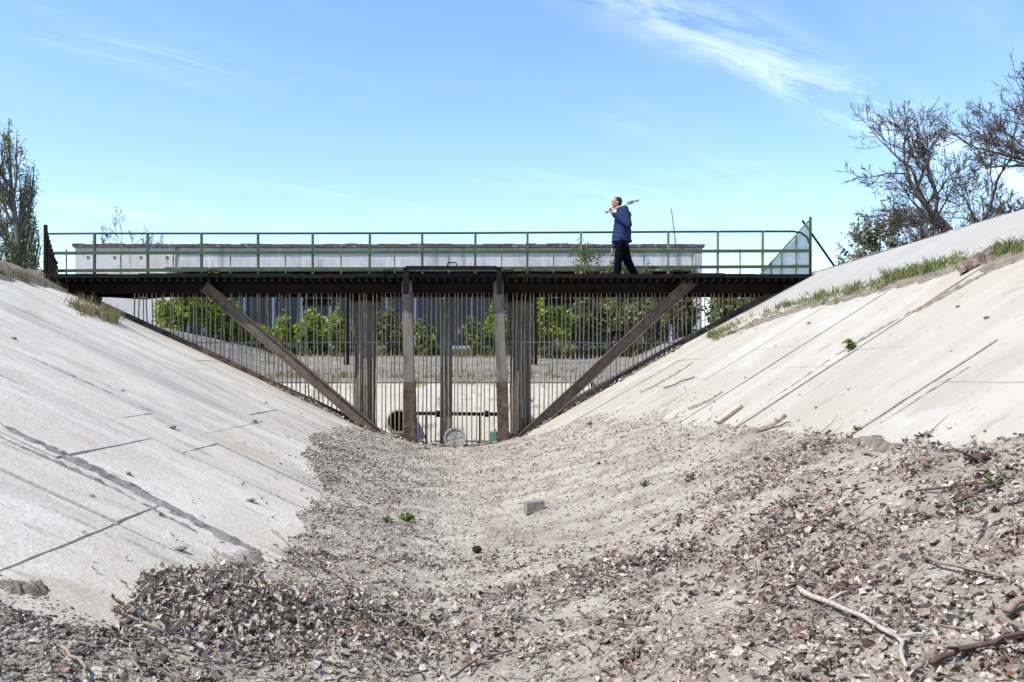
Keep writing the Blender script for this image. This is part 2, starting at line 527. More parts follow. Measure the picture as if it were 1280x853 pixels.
M_plastic = material('dusty_plastic', [(0.30, 0.29, 0.27), ((0.2, 0.185, 0.165), 9, 0.45, 0.62)], rough=0.7)
M_teal = material('teal_plastic', [(0.10, 0.19, 0.145), ((0.17, 0.24, 0.2), 9, 0.5, 0.7)], rough=0.5)
M_dark = material('culvert_shade', [(0.03, 0.028, 0.022)], rough=0.95)
M_water = material('algae_water', [(0.10, 0.115, 0.03), ((0.16, 0.16, 0.055), 1.5, 0.45, 0.65)], rough=0.12, spec=0.5)
M_stone = material('small_stone', [(0.22, 0.195, 0.17), ((0.38, 0.35, 0.31), 9, 0.5, 0.7)], rough=0.95, bump=0.5, bump_scale=50)
M_plank = material('pale_plank', [(0.45, 0.38, 0.30), ((0.3, 0.24, 0.18), 9, 0.45, 0.65, (1, 6, 6))], rough=0.9, bump=0.3, bump_scale=60)
M_ledge = material('broken_concrete_ledge', [(0.30, 0.24, 0.21), ((0.14, 0.09, 0.075), 8, 0.45, 0.62), ((0.45, 0.4, 0.35), 16, 0.58, 0.72)], rough=0.95, bump=0.7, bump_scale=30)
M_wire = material('galvanised_wire', [(0.50, 0.50, 0.56), ((0.42, 0.42, 0.46), 12, 0.5, 0.7)], rough=0.6)
M_steelgrey = material('worn_steel', [(0.16, 0.15, 0.15), ((0.3, 0.28, 0.27), 20, 0.5, 0.7)], rough=0.5, metallic=0.4)
M_wood = material('tool_handle_wood', [(0.50, 0.40, 0.28), ((0.38, 0.28, 0.18), 20, 0.5, 0.7)], rough=0.7)

# ------------------------------------------------------------------ shape of the canal
DK = -0.0455                                     # canal axis drifts left with distance


def ax(Y):
    return DK * (np.asarray(Y, float) - 19.0)


def zl(X, Y):
    return 0.30 + 0.46 * (-2.76 + ax(Y) - np.asarray(X, float))


def sr(Y):
    return np.clip(0.555 + 0.011 * (19 - np.asarray(Y, float)), 0.5, 0.65)


def zr(X, Y):
    return 3.80 - sr(Y) * (6.43 + ax(Y) - np.asarray(X, float))


def xl_at(Z, Y):
    return -2.76 + float(ax(Y)) - (Z - 0.30) / 0.46


def xr_at(Z, Y):
    return 6.43 + float(ax(Y)) - (3.80 - Z) / float(sr(Y))


ZTL, ZTR = 3.70, 3.80

_LB = np.array([(2.0, -2.6, .50), (3.6, -2.55, .5), (4.25, -2.47, .48), (4.6, -2.0, .26), (6.2, -2.15, .28), (7.0, -1.95, .17), (8.1, -1.98, .16), (10, -2.35, .27),
                (12, -2.85, .46), (13.7, -3.15, .58), (16, -3.3, .60), (18, -3.15, .5), (19.6, -2.9, .36)])
_RB = np.array([(2.0, 3.3, 1.30), (5.3, 3.08, 1.24), (5.9, 2.79, 1.06), (7.0, 2.65, 1.02), (8.1, 2.66, 1.05), (10.9, 2.50, 1.02), (13, 2.55, 1.2), (15.2, 2.35, 1.2), (16.6, 1.75, .95), (18, 1.1, .58), (19.6, .2, .28)])


def bedz(X, Y, fine=True):
    X, Y = np.asarray(X, float), np.asarray(Y, float)
    xl, z_l = np.interp(Y, _LB[:, 0], _LB[:, 1]), np.interp(Y, _LB[:, 0], _LB[:, 2])
    xr, z_r = np.interp(Y, _RB[:, 0], _RB[:, 1]), np.interp(Y, _RB[:, 0], _RB[:, 2])
    xc = np.interp(Y, [2, 10, 19.6], [-0.4, -0.8, -1.3])
    z0 = np.interp(Y, [0, 5, 12, 19.6], [0.02, 0.0, 0.02, 0.06])
    tl = (xc - X) / (xc - xl)
    tr = (X - xc) / (xr - xc)
    zL = z0 + (z_l - z0) * np.where(tl < 1, np.clip(tl, 0, 1) ** 1.4, 1 + (tl - 1) * 0.35)
    zR = z0 + (z_r - z0) * np.where(tr < 1, np.clip(tr, 0, 1) ** 1.6, 1 + (tr - 1) * 0.55)
    z = np.where(X < xc, zL, zR)
    # piled leaf humps
    for (hx, hy, sx, sy, h) in ((-1.75, 5.25, .6, .5, .10), (-1.2, 4.7, .5, .4, .06), (-.9, 5.8, .5, .35, .05), (1.5, 6.6, .9, .5, .04), (3.1, 6.3, .25, .22, .1)):
        z = z + h * np.exp(-((X - hx) / sx) ** 2 - ((Y - hy) / sy) ** 2)
    z = z + 0.10 * fbm(X * .9, Y * .9, 3) + 0.05 * fbm(X * 3.1, Y * 3.1, 3)
    if fine:
        z = z + 0.045 * fbm(X * 10, Y * 10, 3) * (1 - .4 * sstep(9, 14, Y))
    return z


def bankz(X, Y):
    return np.maximum(np.minimum(zl(X, Y), ZTL), np.minimum(zr(X, Y), ZTR)) * 1.0


def surfz(X, Y):
    X = np.asarray(X, float)
    return np.maximum(bedz(X, Y), np.maximum(np.where(X < 0, np.minimum(zl(X, Y), ZTL), -9), np.where(X > -1, np.minimum(zr(X, Y), ZTR), -9)))


def ray(px, py, fn=None, y0=3.0, y1=19.5):
    """where the sight line through a photograph pixel meets the canal surface"""
    fn = fn or surfz
    ys = np.linspace(y0, y1, 3000)
    X = (px - CX) / F * ys
    Z = HC + (HY - py) / F * ys
    d = Z - fn(X, ys)
    i = np.argmax(d < 0) if (d < 0).any() else len(ys) - 1
    return Vector((X[i], ys[i], float(fn(X[i], ys[i]))))


def litter_density(X, Y):
    d = .22 + .9 * sstep(8.5, 5.6, Y)
    xl = np.interp(Y, _LB[:, 0], _LB[:, 1])
    d = d + 1.25 * np.exp(-((X - xl - .55) / .75) ** 2) * sstep(19.5, 13, Y) * sstep(6, 8, Y)            # drift against the left bank
    d = d + .5 * np.exp(-((X - 2.2) / .6) ** 2) * sstep(13, 7, Y)
    d = d + 1.1 * np.exp(-((X + 1.65) / .7) ** 2 - ((Y - 5.3) / .6) ** 2)
    d = d + 1.0 * np.exp(-((X + .6) / 1.0) ** 2 - ((Y - 6.1) / .5) ** 2)
    d = d + .8 * np.exp(-((X - 1.5) / .8) ** 2 - ((Y - 6.8) / .6) ** 2)
    d = d * np.clip(.75 + 2.6 * fbm(X * 1.3 + 5, Y * 1.3, 5, .65), .12, 1.6)
    d = d * np.clip(.72 + 2.2 * fbm(X * 2.6 + 31, Y * 3.4 + 8, 4, .6), .2, 1.8)
    d = d * (1 - .85 * np.exp(-((X - .45) / .5) ** 2 - ((Y - 5.5) / .28) ** 2))
    d = d * (1 - .8 * np.exp(-((X - 2.9) / .5) ** 2 - ((Y - 5.4) / .3) ** 2))
    d = d * (1 - .6 * np.exp(-((X - .1) / .9) ** 2 - ((Y - 9.5) / 2.4) ** 2))
    return d


# --- the ground: one sheet to the horizon with the canal and the basin cut into it
gx = np.concatenate([np.array([-900, -400, -200, -120, -80, -60, -45, -35, -28, -22, -18, -15]), np.arange(-13, 10.01, .25), np.array([11, 12.5, 14, 16, 19, 23, 28, 35, 45, 60, 80, 120, 200, 400, 900])])
gy = np.concatenate([np.array([-300, -120, -60, -30, -15, -8]), np.arange(-5, 19.6, .5), np.arange(19.6, 27.01, .3), np.array([27.4, 28, 29, 30, 31.5, 33, 35, 37, 39, 41, 43, 46, 50, 56, 65, 80, 110, 160, 260, 500, 1200, 2500])])
GX, GY = np.meshgrid(gx, gy)


def groundz(X, Y):
    X, Y = np.asarray(X, float), np.asarray(Y, float)
    plat = np.where(X < 0, ZTL, ZTR) - .03
    plat = plat + (2.75 - plat) * sstep(21, 40, Y)
    near = np.maximum(np.maximum(zl(X, Y), zr(X, Y)) - .16, -.35)
    mid = np.where(Y < 27.2, -0.6, 1.42 + (Y - 27) / 13 * 1.28)
    mid = np.minimum(mid, 2.75)
    fl = .3 + .46 * (-5.4 - X)
    fr = 3.8 - .52 * (7.8 - X)
    far = np.maximum(mid, np.maximum(fl, fr) + .12 * fbm(X * .8, Y * .8, 3))
    t = sstep(19.5, 20.6, Y)
    z = near * (1 - t) + far * t
    return np.minimum(z, plat) + np.where(np.abs(X) > 14, .25 * fbm(X * .1, Y * .1, 3), 0)


GZ = groundz(GX, GY)


def grid_faces(ny, nx):
    i = np.arange(ny * nx).reshape(ny, nx)
    return np.stack([i[:-1, :-1], i[:-1, 1:], i[1:, 1:], i[1:, :-1]], -1).reshape(-1, 4)


o = link_mesh('ground', np_mesh('ground', np.stack([GX, GY, GZ], -1).reshape(-1, 3), grid_faces(*GX.shape), True), M_ground)
tag(o, kind='structure')

# --- dry silt on the canal floor
sx = np.arange(-4.6, 5.0, .045)
sy = np.concatenate([np.arange(1.0, 2.4, .15), np.arange(2.4, 10, .04), np.arange(10, 19.45, .06)])
SX, SY = np.meshgrid(sx, sy)
SZ = bedz(SX, SY)
bed = link_mesh('canal_bed', np_mesh('canal_bed', np.stack([SX, SY, SZ], -1).reshape(-1, 3), grid_faces(*SX.shape), True), M_bed)
at = bed.data.attributes.new('humus_gap_shade', 'FLOAT', 'POINT')
at.data.foreach_set('value', np.clip((litter_density(SX, SY) - .28) * .65, 0, .85).ravel().astype(np.float32))
tag(bed, kind='structure')


# --- concrete banks, slab by slab
def bank(name, side, strips, rows_for, m, root=None):
    """side -1 left, +1 right; strips: Y seams; rows_for(i) -> heights where a strip is cut"""
    if root is None:
        root = bank_base(name, side, strips)
    slabs(root, side, strips, rows_for, m)
    return root


def bank_base(name, side, strips):
    b0, b1 = strips[0], strips[-1]
    mb = MB()
    nY = 30
    yy = np.linspace(b0, b1, nY)
    for y in yy:
        for Z in (-.1, ZTL if side < 0 else ZTR):
            x = xl_at(Z, y) if side < 0 else xr_at(Z, y)
            mb.v.append((x, y, Z - .125))
    for i in range(nY - 1):
        q = (2 * i, 2 * i + 2, 2 * i + 3, 2 * i + 1)
        mb.f.append(q if side > 0 else q[::-1])
    root = mb.build(name, M_sub, origin=(0, 0, 0))
    tag(root, kind='structure')
    return root


def slabs(root, side, strips, rows_for, m):
    rnd = random.Random(5 if side < 0 else 9)
    for i in range(len(strips) - 1):
        ya, yb = strips[i], strips[i + 1]
        cuts = rows_for(i)
        for j in range(len(cuts) - 1):
            za, zb = cuts[j], cuts[j + 1]
            gap = rnd.uniform(.004, .011)
            gz_ = .0025
            off = rnd.uniform(-.006, .006)
            tilt = rnd.uniform(-.008, .008)
            na = max(2, int((yb - ya) / .16))
            nb = max(2, int((zb - za) / .12))
            V, Fc = [], []
            xn = xl_at if side < 0 else xr_at
            for a in range(na + 1):
                for c in range(nb + 1):
                    ty, tz = a / na, c / nb
                    y = ya + gap + (yb - ya - 2 * gap) * ty
                    z = za + gz_ + (zb - za - 2 * gz_) * tz
                    if a in (0, na):
                        y += (rnd.uniform(-.008, .006) - .004 + .030 * float(fbm(z * 2.6 + 3 * i, ya if a == 0 else yb, 3))) * (1 if a == na else -1)
                    if c in (0, nb):
                        z += rnd.uniform(-.0022, .0015) * (1 if c == nb else -1)
                    x = xn(z, y)
                    w = .008 * (float(fbm(x * 1.5 + 40, y * 1.5, 3)))
                    dz = off + tilt * (ty - .5) * 2 + w
                    V.append((x, y, z + dz))
            nn = len(V)
            ring = [a * (nb + 1) for a in range(na + 1)] + [na * (nb + 1) + c for c in range(1, nb + 1)] + \
                   [a * (nb + 1) + nb for a in range(na - 1, -1, -1)] + [c for c in range(nb - 1, 0, -1)]
            for a in range(na):
                for c in range(nb):
                    q = (a * (nb + 1) + c, (a + 1) * (nb + 1) + c, (a + 1) * (nb + 1) + c + 1, a * (nb + 1) + c + 1)
                    Fc.append(q if side > 0 else q[::-1])
            for k in ring:
                V.append((V[k][0], V[k][1], V[k][2] - .11))
            for k in range(len(ring)):
                k2 = (k + 1) % len(ring)
                q = (ring[k], nn + k, nn + k2, ring[k2])
                Fc.append(q if side > 0 else q[::-1])
            me = bpy.data.meshes.new('slab')
            cx, cy, cz = xn((za + zb) / 2, (ya + yb) / 2), (ya + yb) / 2, (za + zb) / 2
            me.from_pydata([(v[0] - cx, v[1] - cy, v[2] - cz) for v in V], [], Fc)
            link_mesh('slab', me, m, root, (cx, cy, cz))


def rowsL(i):
    opts = [[-.1, .57, 2.2, ZTL], [-.1, .57, 1.9, ZTL], [-.1, 1.35, 2.9, ZTL], [-.1, 1.0, 2.6, ZTL]]
    return {2: [-.1, .57, 1.9, ZTL], 3: [-.1, .57, 2.1, ZTL], 4: [-.1, .95, ZTL], 5: [-.1, .80, 1.15, 2.6, ZTL], 6: [-.1, .9, 2.3, ZTL]}.get(i, opts[i % 4])


def rowsR(i):
    return [-.1, [1.7, 2.0, 1.55, 1.9][i % 4], 2.93]


left_bank = bank('left_bank', -1, [-3, 2.0, 4.3, 6.15, 7.0, 9.1, 10.3, 13.5, 15.4, 17.2, 20.0], rowsL, M_slabL)
right_bank = bank('right_bank', 1, [-3, 2.0, 4.6, 7.3, 10.0, 11.9, 13.6, 15.3, 17.0, 20.2], rowsR, M_slabR)
bank('right_bank', 1, [-3, 5.0, 13.2, 20.2], lambda i: [2.935, ZTR], M_slabTop, right_bank)

# earth berm along the left rim and concrete rim coping on the right
mb = MB()
pts = [(xr_at(ZTR, y) + .1, y, ZTR + .01 + .06 * float(fbm(y * 2.1, 1.5, 3))) for y in np.arange(6, 19.1, .17)]
mb.tube(pts, [.03 + .035 * abs(float(fbm(p[1] * 1.7, 2.2, 3))) * 2 for p in pts], 7)
tag(mb.build('bank_kerb', M_cap, smooth=True), kind='structure')

# ------------------------------------------------------------------ basin behind the rack
HWY = 27.0
hw = empty('basin_apron', (-2.4, HWY, -.6), 'pale sloping concrete apron of the basin behind the bar rack', 'apron')
ap = MB()
ap.v = [(-7.2, 23.9, -.6), (2.4, 23.9, -.6), (2.4, HWY, 1.40), (-7.2, HWY, 1.40), (-7.2, HWY + .35, -.6), (2.4, HWY + .35, -.6), (2.4, HWY + .35, 1.40), (-7.2, HWY + .35, 1.40)]
ap.f = [(0, 1, 2, 3), (3, 2, 6, 7), (5, 4, 7, 6), (0, 4, 5, 1), (0, 3, 7, 4), (1, 5, 6, 2)]
ap.build('apron', M_farcon, hw)
MB().box((-7.25, HWY - .06, 1.40), (2.45, HWY + .4, 1.52)).build('coping', M_farcon, hw)
MB().box((-6.35, HWY - .9, -.6), (-6.0, HWY - .01, 1.0)).build('buttress', M_farcon, hw)
MB().box((-.02, HWY - 1.1, -.6), (.22, HWY - .8, 1.45)).build('buttress', M_greypost, hw)
o = MB().box((-7.0, 19.6, -.75), (2.2, 24.6, -.42)).build('basin_water', M_water)
tag(o, kind='structure')


def culvert(px, py, Y, r, label, ln=1.6):
    c = P(px, py, Y)
    root = empty('culvert_pipe', (c.x, c.y, c.z - r), label, 'pipe', 'culvert pipes in the basin')
    MB().lathe(c, (0, 1, 0), [(0, r * .8), (0, r), (ln, r), (ln, r * .8), (0.0, r * .8)], 24, False).build('pipe_shell', M_farcon, root, smooth=True)
    MB().lathe(c + Vector((0, .5, 0)), (0, 1, 0), [(0, r * .79), (.05, r * .79)], 24).build('bore_shade', M_dark, root)  # near-black plug; its colour stands for the shade inside the pipe


culvert(435, 527, 24.4, .27, 'small round culvert mouth left of the left column')
culvert(498, 527, 24.4, .37, 'large round culvert mouth just left of the left gate post')
culvert(655, 526, 24.6, .26, 'low culvert mouth under the steel pipe by the right gate post')
a, b = P(519, 517, 24.2), P(627, 518, 24.2)
pr = empty('steel_pipe', (a + b) / 2, 'thin dark horizontal steel pipe across the basin', 'pipe')
MB().tube([a, b], .05, 8).build('pipe_run', M_black, pr, smooth=True)
for px in (548, 608):
    c = P(px, 517.5, 24.2)
    MB().lathe(c - Vector((.06, 0, 0)), (1, 0, 0), [(0, .09), (.12, .09)], 10).build('flange', M_black, pr)
for px in (533, 600):
    c = P(px, 517.5, 24.2)
    MB().box((c.x - .03, c.y - .03, -.7), (c.x + .03, c.y + .03, c.z - .05)).build('support', M_rustdark, pr)

# low pale parapet and slender posts on the far slope
for k, (x0, x1) in enumerate(((236, 318), (408, 445), (468, 500), (522, 640), (690, 760))):
    a, b = P(x0, 446, 39.5), P(x1, 446, 39.5)
    o = MB().box((a.x, 39.5, 2.55), (b.x, 39.75, 2.78 + .16), .01).build('low_parapet', M_white)
    tag(o, ['low white parapet below the bright green bush', 'short white parapet piece left of the left column', 'short white parapet piece beside the left gate post',
            'long low white parapet seen through the gate opening', 'low white parapet behind the right half of the rack'][k], 'parapet', 'low parapets beyond the basin')
for px, lab in ((433, 'slender dark post left of the left column, beyond the rack'), (668, 'slender dark post right of the right column, beyond the rack')):
    c = P(px, 452, 33)
    z0 = float(groundz(c.x, 33))
    o = MB().tube([(c.x, 33, z0 - .1), (c.x, 33, 3.6), (c.x, 33, 5.1)], [.11, .10, .095], 8).build('concrete_post', M_rustdark)
    tag(o, lab, 'post', 'slender posts beyond the rack')

# ------------------------------------------------------------------ pump house behind the bridge
BY = 45.0
k45 = BY / F
bz0 = 2.6
pump = empty('pump_house', P(486, 440, BY), 'long low whitewashed concrete building with dark glazed front behind the footbridge', 'building')
xA, xB, xC, xD = [(v - CX) * k45 for v in (94, 219, 868, 878)]
zt, zc, zf = [HC + (HY - v) * k45 for v in (305.5, 309, 336)]
MB().box((xA, BY, bz0 - .5), (xB, BY + 9, zc)).build('end_wall', M_whiteend, pump)
MB().box((xB + .002, BY + .05, zf), (xC - .002, BY + 9, zc)).build('fascia', M_white, pump)
MB().box((xC, BY, bz0 - .5), (xD, BY + 9, zc)).build('end_pier', M_white, pump)
cp = MB()
nseg = 60
for i in range(nseg):
    x0, x1 = xA - .1 + (xD - xA + .2) * i / nseg, xA - .1 + (xD - xA + .2) * (i + 1) / nseg
    cp.box((x0, BY - .12, zc + random.uniform(-.03, .0)), (x1, BY + 9.1, zt + random.uniform(-.025, .03)))
cp.build('coping', M_cap, pump)
MB().box((xB - .5, BY - .14, zf - .12), (xC + .05, BY + .045, zf + .06)).build('ledge', M_cap, pump)
MB().box((xB + .002, BY + 1.2, bz0 - .5), (xC - .002, BY + 8.9, zf - .14)).build('glazing', M_glass, pump)
px = 226
while px < 866:
    x = (px - CX) * k45
    MB().box((x - .055, BY + .95, bz0 - .5), (x + .055, BY + 1.18, zf - .13)).build('mullion', M_mullion, pump)
    px += 36.3
for px in range(110, 215, 33):
    c = P(px, 322, BY)
    MB().box((c.x - .06, BY - .02, c.z - .06), (c.x + .06, BY - .002, c.z + .06)).build('tie_hole', M_cap, pump)

# thin aerial mast standing up behind the building
o = MB().tube([P(845, 310, 54.5), P(842, 283, 54.5), P(839, 260, 54.5)], [.05, .04, .025], 6)
m = empty('aerial_mast', P(845, 310, 54.5), 'thin leaning aerial mast standing above the white building, right of the man', 'mast')
o.build('pole', M_steelgrey, m)
MB().tube([P(837, 267, 54.5), P(842, 266, 54.5)], .015, 5).build('cross_arm', M_steelgrey, m)
MB().tube([P(845, 345, 54.5), P(845, 310, 54.5)], .06, 6).build('pole', M_steelgrey, m)

# ------------------------------------------------------------------ footbridge
DY0, DY1 = 18.40, 20.10           # front and back edge of the deck
DZ = 3.725                        # walking surface
XL, XR = -9.75, 6.38
bridge = empty('footbridge', (-1.7, 19.4, .1), 'narrow black steel footbridge crossing the dry canal on round columns', 'bridge')
# planks laid across
px_w = .222
n = int((XR - XL) / px_w)
rnd = random.Random(4)
plank_me = MB().box((-.105, DY0 + .04, -.022), (.105, DY1 - .04, .022)).mesh('plank')
for i in range(n):
    x = XL + (i + .5) * (XR - XL) / n
    o = link_mesh('plank', plank_me, M_black, bridge, (x, 0, DZ - .026 + rnd.uniform(-.006, .006)))
# edge angle front and back: slightly uneven
for (y, nm) in ((DY0, 'edge_angle'), (DY1 - .035, 'edge_angle')):
    mb = MB()
    xs = np.linspace(XL, XR, 26)
    for a_, b_ in zip(xs[:-1], xs[1:]):
        dz = rnd.uniform(-.010, .012)
        mb.box((a_ + .001, y, DZ - .075 + dz), (b_ - .001, y + .03, DZ + .012 + dz))
    mb.build(nm, M_black, bridge)
# cross joists on the girders, seen as a row of dark teeth
j_me = MB().box((-.028, DY0 + .02, -.05), (.028, DY1 - .05, .05)).mesh('joist')
for i in range(int((XR - XL) / .165)):
    x = XL + .1 + i * .165
    if x > XR - .3:
        break
    link_mesh('joist', j_me, M_black, bridge, (x, 0, DZ - .1))
for y in (18.87, 19.85):
    mb = MB()
    z1, z0 = DZ - .152, DZ - .35
    mb.box((XL + .25, y - .012, z0 + .02), (XR - .55, y + .012, z1 - .02))
    mb.box((XL + .25, y - .075, z0), (XR - .55, y + .075, z0 + .0195))
    mb.box((XL + .25, y - .075, z1 - .0195), (XR - .55, y + .075, z1))
    mb.build('girder', M_rustdark, bridge)
for px in (395, 700):
    c = P(px, 370, 19.2)
    MB().box((c.x - .3, 19.2, DZ - .56), (c.x + .3, 19.5, DZ - .435), .03).build('hanging_debris', M_black, bridge)
# columns
for px in (456.5, 650.5):
    x = (px - CX) / F * 19.3
    mb = MB()
    pts, rad = [], []
    for i in range(13):
        z = -.2 + (DZ - .355 + .2) * i / 12
        pts.append((x + rnd.uniform(-.006, .006), 19.30, z))
        rad.append(.232 + rnd.uniform(-.006, .006))
    mb.tube(pts, rad, 20).build('column', M_column, bridge, smooth=True)
    MB().box((x - .33, 19.06, DZ - .5), (x + .33, 19.6, DZ - .37)).build('column_cap', M_black, bridge)
# centre post behind the gate
c = P(558, 558, 19.55)
MB().box((c.x - .125, 19.45, -.3), (c.x + .125, 19.65, DZ - .43)).build('centre_post', M_column, bridge, bevel=.015)


# diagonal braces: channel sections
def brace(a, b, m):
    a, b = Vector(a), Vector(b)
    r = empty_part
    d = (b - a).normalized()
    up = Vector((0, -1, 0)).cross(d).normalized()
    mb = MB()
    mb.beam(a, b, .02, .215, up)
    for s in (-1, 1):
        q = up * (s * .108)
        mb.beam(a + q + Vector((0, -.035, 0)), b + q + Vector((0, -.035, 0)), .09, .018, up)
    return mb


empty_part = None
brace(P(256, 358, 18.735), P(470, 541, 18.735), None).build('diagonal_brace', M_brace, bridge)
brace(P(866, 350, 18.735), P(652, 549, 18.735), None).build('diagonal_brace', M_brace, bridge)
a, b = P(78, 352, 18.95), P(125, 377, 18.95)
MB().beam(a, b, .1, .16).build('end_strut', M_black, bridge)
# U-shaped lifting handles on the deck edge
for px, y in ((266, 341), (486, 340.5), (637, 342), (847, 340)):
    c = P(px, y, DY0 - .02)
    MB().tube([(c.x - .11, DY0 - .02, DZ - .04), (c.x - .105, DY0 - .02, DZ + .075), (c.x + .09, DY0 - .02, DZ + .085), (c.x + .11, DY0 - .02, DZ - .04)], .014, 6).build('lifting_handle', M_black, bridge)

# gate frame in the middle of the rack
gate = empty('gate_frame', P(566, 556, 18.71), 'upright steel gate frame with two grey posts in the middle of the rack', 'gate')
for (x0, x1, xb) in ((502, 515, 512), (616.5, 629, 628)):
    t0, t1 = P(x0, 350, 18.71), P(x1, 350, 18.71)
    dx = .08 if x0 > 600 else .06
    zb = float(bedz(t0.x, 18.71)) - .15
    zm = HC + (HY - 478) / F * 18.9
    mb = MB()
    mb.beam(((t0.x + t1.x) / 2, 18.71, DZ - .09), ((t0.x + t1.x) / 2 + dx, 18.71, zm), .215, .13, (0, 1, 0))
    mb.build('post', M_greypost, gate, bevel=.01)
    mb = MB()
    mb.beam(((t0.x + t1.x) / 2 + dx, 18.71, zm + .02), ((t0.x + t1.x) / 2 + dx * 1.5, 18.71, zb), .245, .16, (0, 1, 0))
    mb.build('rusted_sleeve', M_rust, gate, bevel=.01)
    MB().beam(((t0.x + t1.x) / 2 + dx * .4, 18.365, DZ + .14), ((t0.x + t1.x) / 2 + dx * .4, 18.365, DZ - .42), .12, .05, (0, 1, 0)).build('upper_post', M_black, gate)
a, b = P(507, 338, 18.35), P(621, 338, 18.35)
MB().box((a.x, 18.33, DZ + .085), (b.x, 18.347, DZ + .165)).build('lintel', M_black, gate)
c = P(565, 333, 18.35)
MB().tube([(c.x - .1, 18.35, DZ + .16), (c.x - .085, 18.35, DZ + .235), (c.x + .085, 18.35, DZ + .235), (c.x + .1, 18.35, DZ + .16)], .015, 6).build('handle', M_black, gate)

# bar rack: every bar a part
RY = 18.98
rack = empty('bar_rack', (-1.3, RY, .1), 'rusted steel rack of upright bars closing the canal under the footbridge', 'rack')
bar_me = {}
for k in range(6):
    mb = MB()
    off = [0, .016, -.02, .026, -.012, .006][k]
    mb.tube([(0, 0, 0), (off * .7, 0, .3), (off, off * .4, .6), (0, 0, 1)], .0142, 6)
    bar_me[k] = mb.mesh('bar', smooth=True)
x = XL + 1.6
i = 0
while x < XR - .25:
    z0 = float(max(bedz(x, RY), zl(x, RY), zr(x, RY))) - .03
    z1 = DZ - .15
    if z1 - z0 > .12:
        xb = x + rnd.uniform(-.012, .012)
        o = link_mesh('bar', bar_me[i % 6], M_bar, rack, (xb, RY, z0))
        o.scale = (1, 1, z1 - z0)
        lean = rnd.uniform(-.010, .010) + (.03 if x > 2.4 else 0) * min(1, (x - 2.4) / 3) - (.02 if x < -4 else 0)
        o.rotation_euler = (0, -lean, rnd.uniform(0, 6))
        i += 1
    x += .097


# sloping bottom rails
def rail_pts(p, q, nseg, jit):
    p, q = Vector(p), Vector(q)
    return [p.lerp(q, t / nseg) + Vector((0, 0, rnd.uniform(-jit, jit))) for t in range(nseg + 1)]


for (p, q) in ((P(158, 398, RY), P(478, 546, RY)), (Vector((.15, RY, float(zr(.15, RY)) - .02)), Vector((6.15, RY, float(zr(6.15, RY)) - .02)))):
    pts = rail_pts(p, q, 12, .012)
    mb = MB()
    for a_, b_ in zip(pts[:-1], pts[1:]):
        mb.beam(a_ + Vector((0, -.03, .05)), b_ + Vector((0, -.03, .05)), .10, .14)
    mb.build('bottom_rail', M_rust, rack)
for (p, q, nm) in ((P(232, 428.5, RY), P(500, 428, RY), 'cross_rail'), (P(634, 428, RY), P(862, 429, RY), 'cross_rail')):
    MB().tube(rail_pts(p + Vector((0, .02, 0)), q + Vector((0, .02, 0)), 8, .006), .013, 6).build(nm, M_bar, rack)
# thin wavy flat hanging below the girder on the left
MB().tube([P(140, 371, 19.0), P(180, 373.5, 19.0), P(215, 370, 19.0), P(262, 368, 19.0), P(320, 369.5, 19.0), P(378, 366.5, 19.0)], .02, 5).build('bent_strip', M_rustdark, rack)

# railing
rail = empty('railing', (-1.7, DY1 - .1, DZ), 'green painted tubular railing along the footbridge', 'railing')
RLY = DY1 - .1
zt_ = [(57, 292.5), (118, 292), (323, 292), (594, 291.5), (835, 290), (953, 289.5), (992, 289.5)]
top = [P(a_, b_, RLY) for a_, b_ in zt_] + [P(1002, 291.5, RLY), P(1009, 297, RLY), P(1012.5, 306, RLY), P(1013, 343, RLY)]
MB().tube(top, .024, 8).build('top_rail', M_darkgreen, rail, smooth=True)
for (ya, yb, r, nm) in ((317, 314, .036, 'middle_rail'), (339, 333.5, .036, 'bottom_rail')):
    a, b = P(57, ya, RLY), P(1012, yb, RLY)
    mb = MB()
    mb.beam(a + Vector((0, -.03, 0)), b + Vector((0, -.03, 0)), .018, .072)
    mb.build(nm, M_green, rail)
for px in (118, 185, 252, 323, 391, 462, 528, 594, 659, 726, 778, 835, 897, 953):
    c = P(px, 340, RLY)
    a = Vector((c.x, RLY, DZ - .02))
    ztop = HC + (HY - (292 - (px - 118) / 835 * 2.4)) / F * RLY
    MB().beam(a, (c.x + rnd.uniform(-.01, .01), RLY, ztop), .05, .05, (0, 1, 0)).build('post', M_palegreen if px > 690 else M_green, rail)
for px in (84, 152, 217, 288, 357, 427, 493, 561, 627, 692, 805, 865, 926):
    zb = HC + (HY - 342) / F * RLY
    c = P(px + rnd.uniform(-1, 1), 340, RLY + .03)
    MB().beam((c.x, RLY + .03, DZ - .01), (c.x, RLY + .03, HC + (HY - 311) / F * RLY), .026, .02, (0, 1, 0)).build('short_baluster', M_palegreen, rail)

# end fence on the left: dark bars running away from us along the bank top
ef = empty('end_fence', P(57, 349, 18.8), 'dark rusty spiked fence panel closing the left end of the footbridge', 'fence')
a = P(57, 350, 18.8)
MB().beam((a.x, 18.8, DZ - .3), (a.x, 18.8, DZ + 1.1), .06, .06, (0, 1, 0)).build('end_post', M_black, ef)
for i in range(9):
    y = 18.95 + i * .16
    x = a.x - .05 - i * .055
    h = 1.0 - i * .075
    MB().beam((x, y, DZ - .25), (x, y, DZ + h), .03, .03, (0, 1, 0)).build('fence_bar', M_rustdark, ef)
for z in (.1, .55):
    MB().beam((a.x, 18.85, DZ + z), (a.x - .52, 20.3, DZ + z - .08), .03, .04).build('cross_bar', M_rustdark, ef)

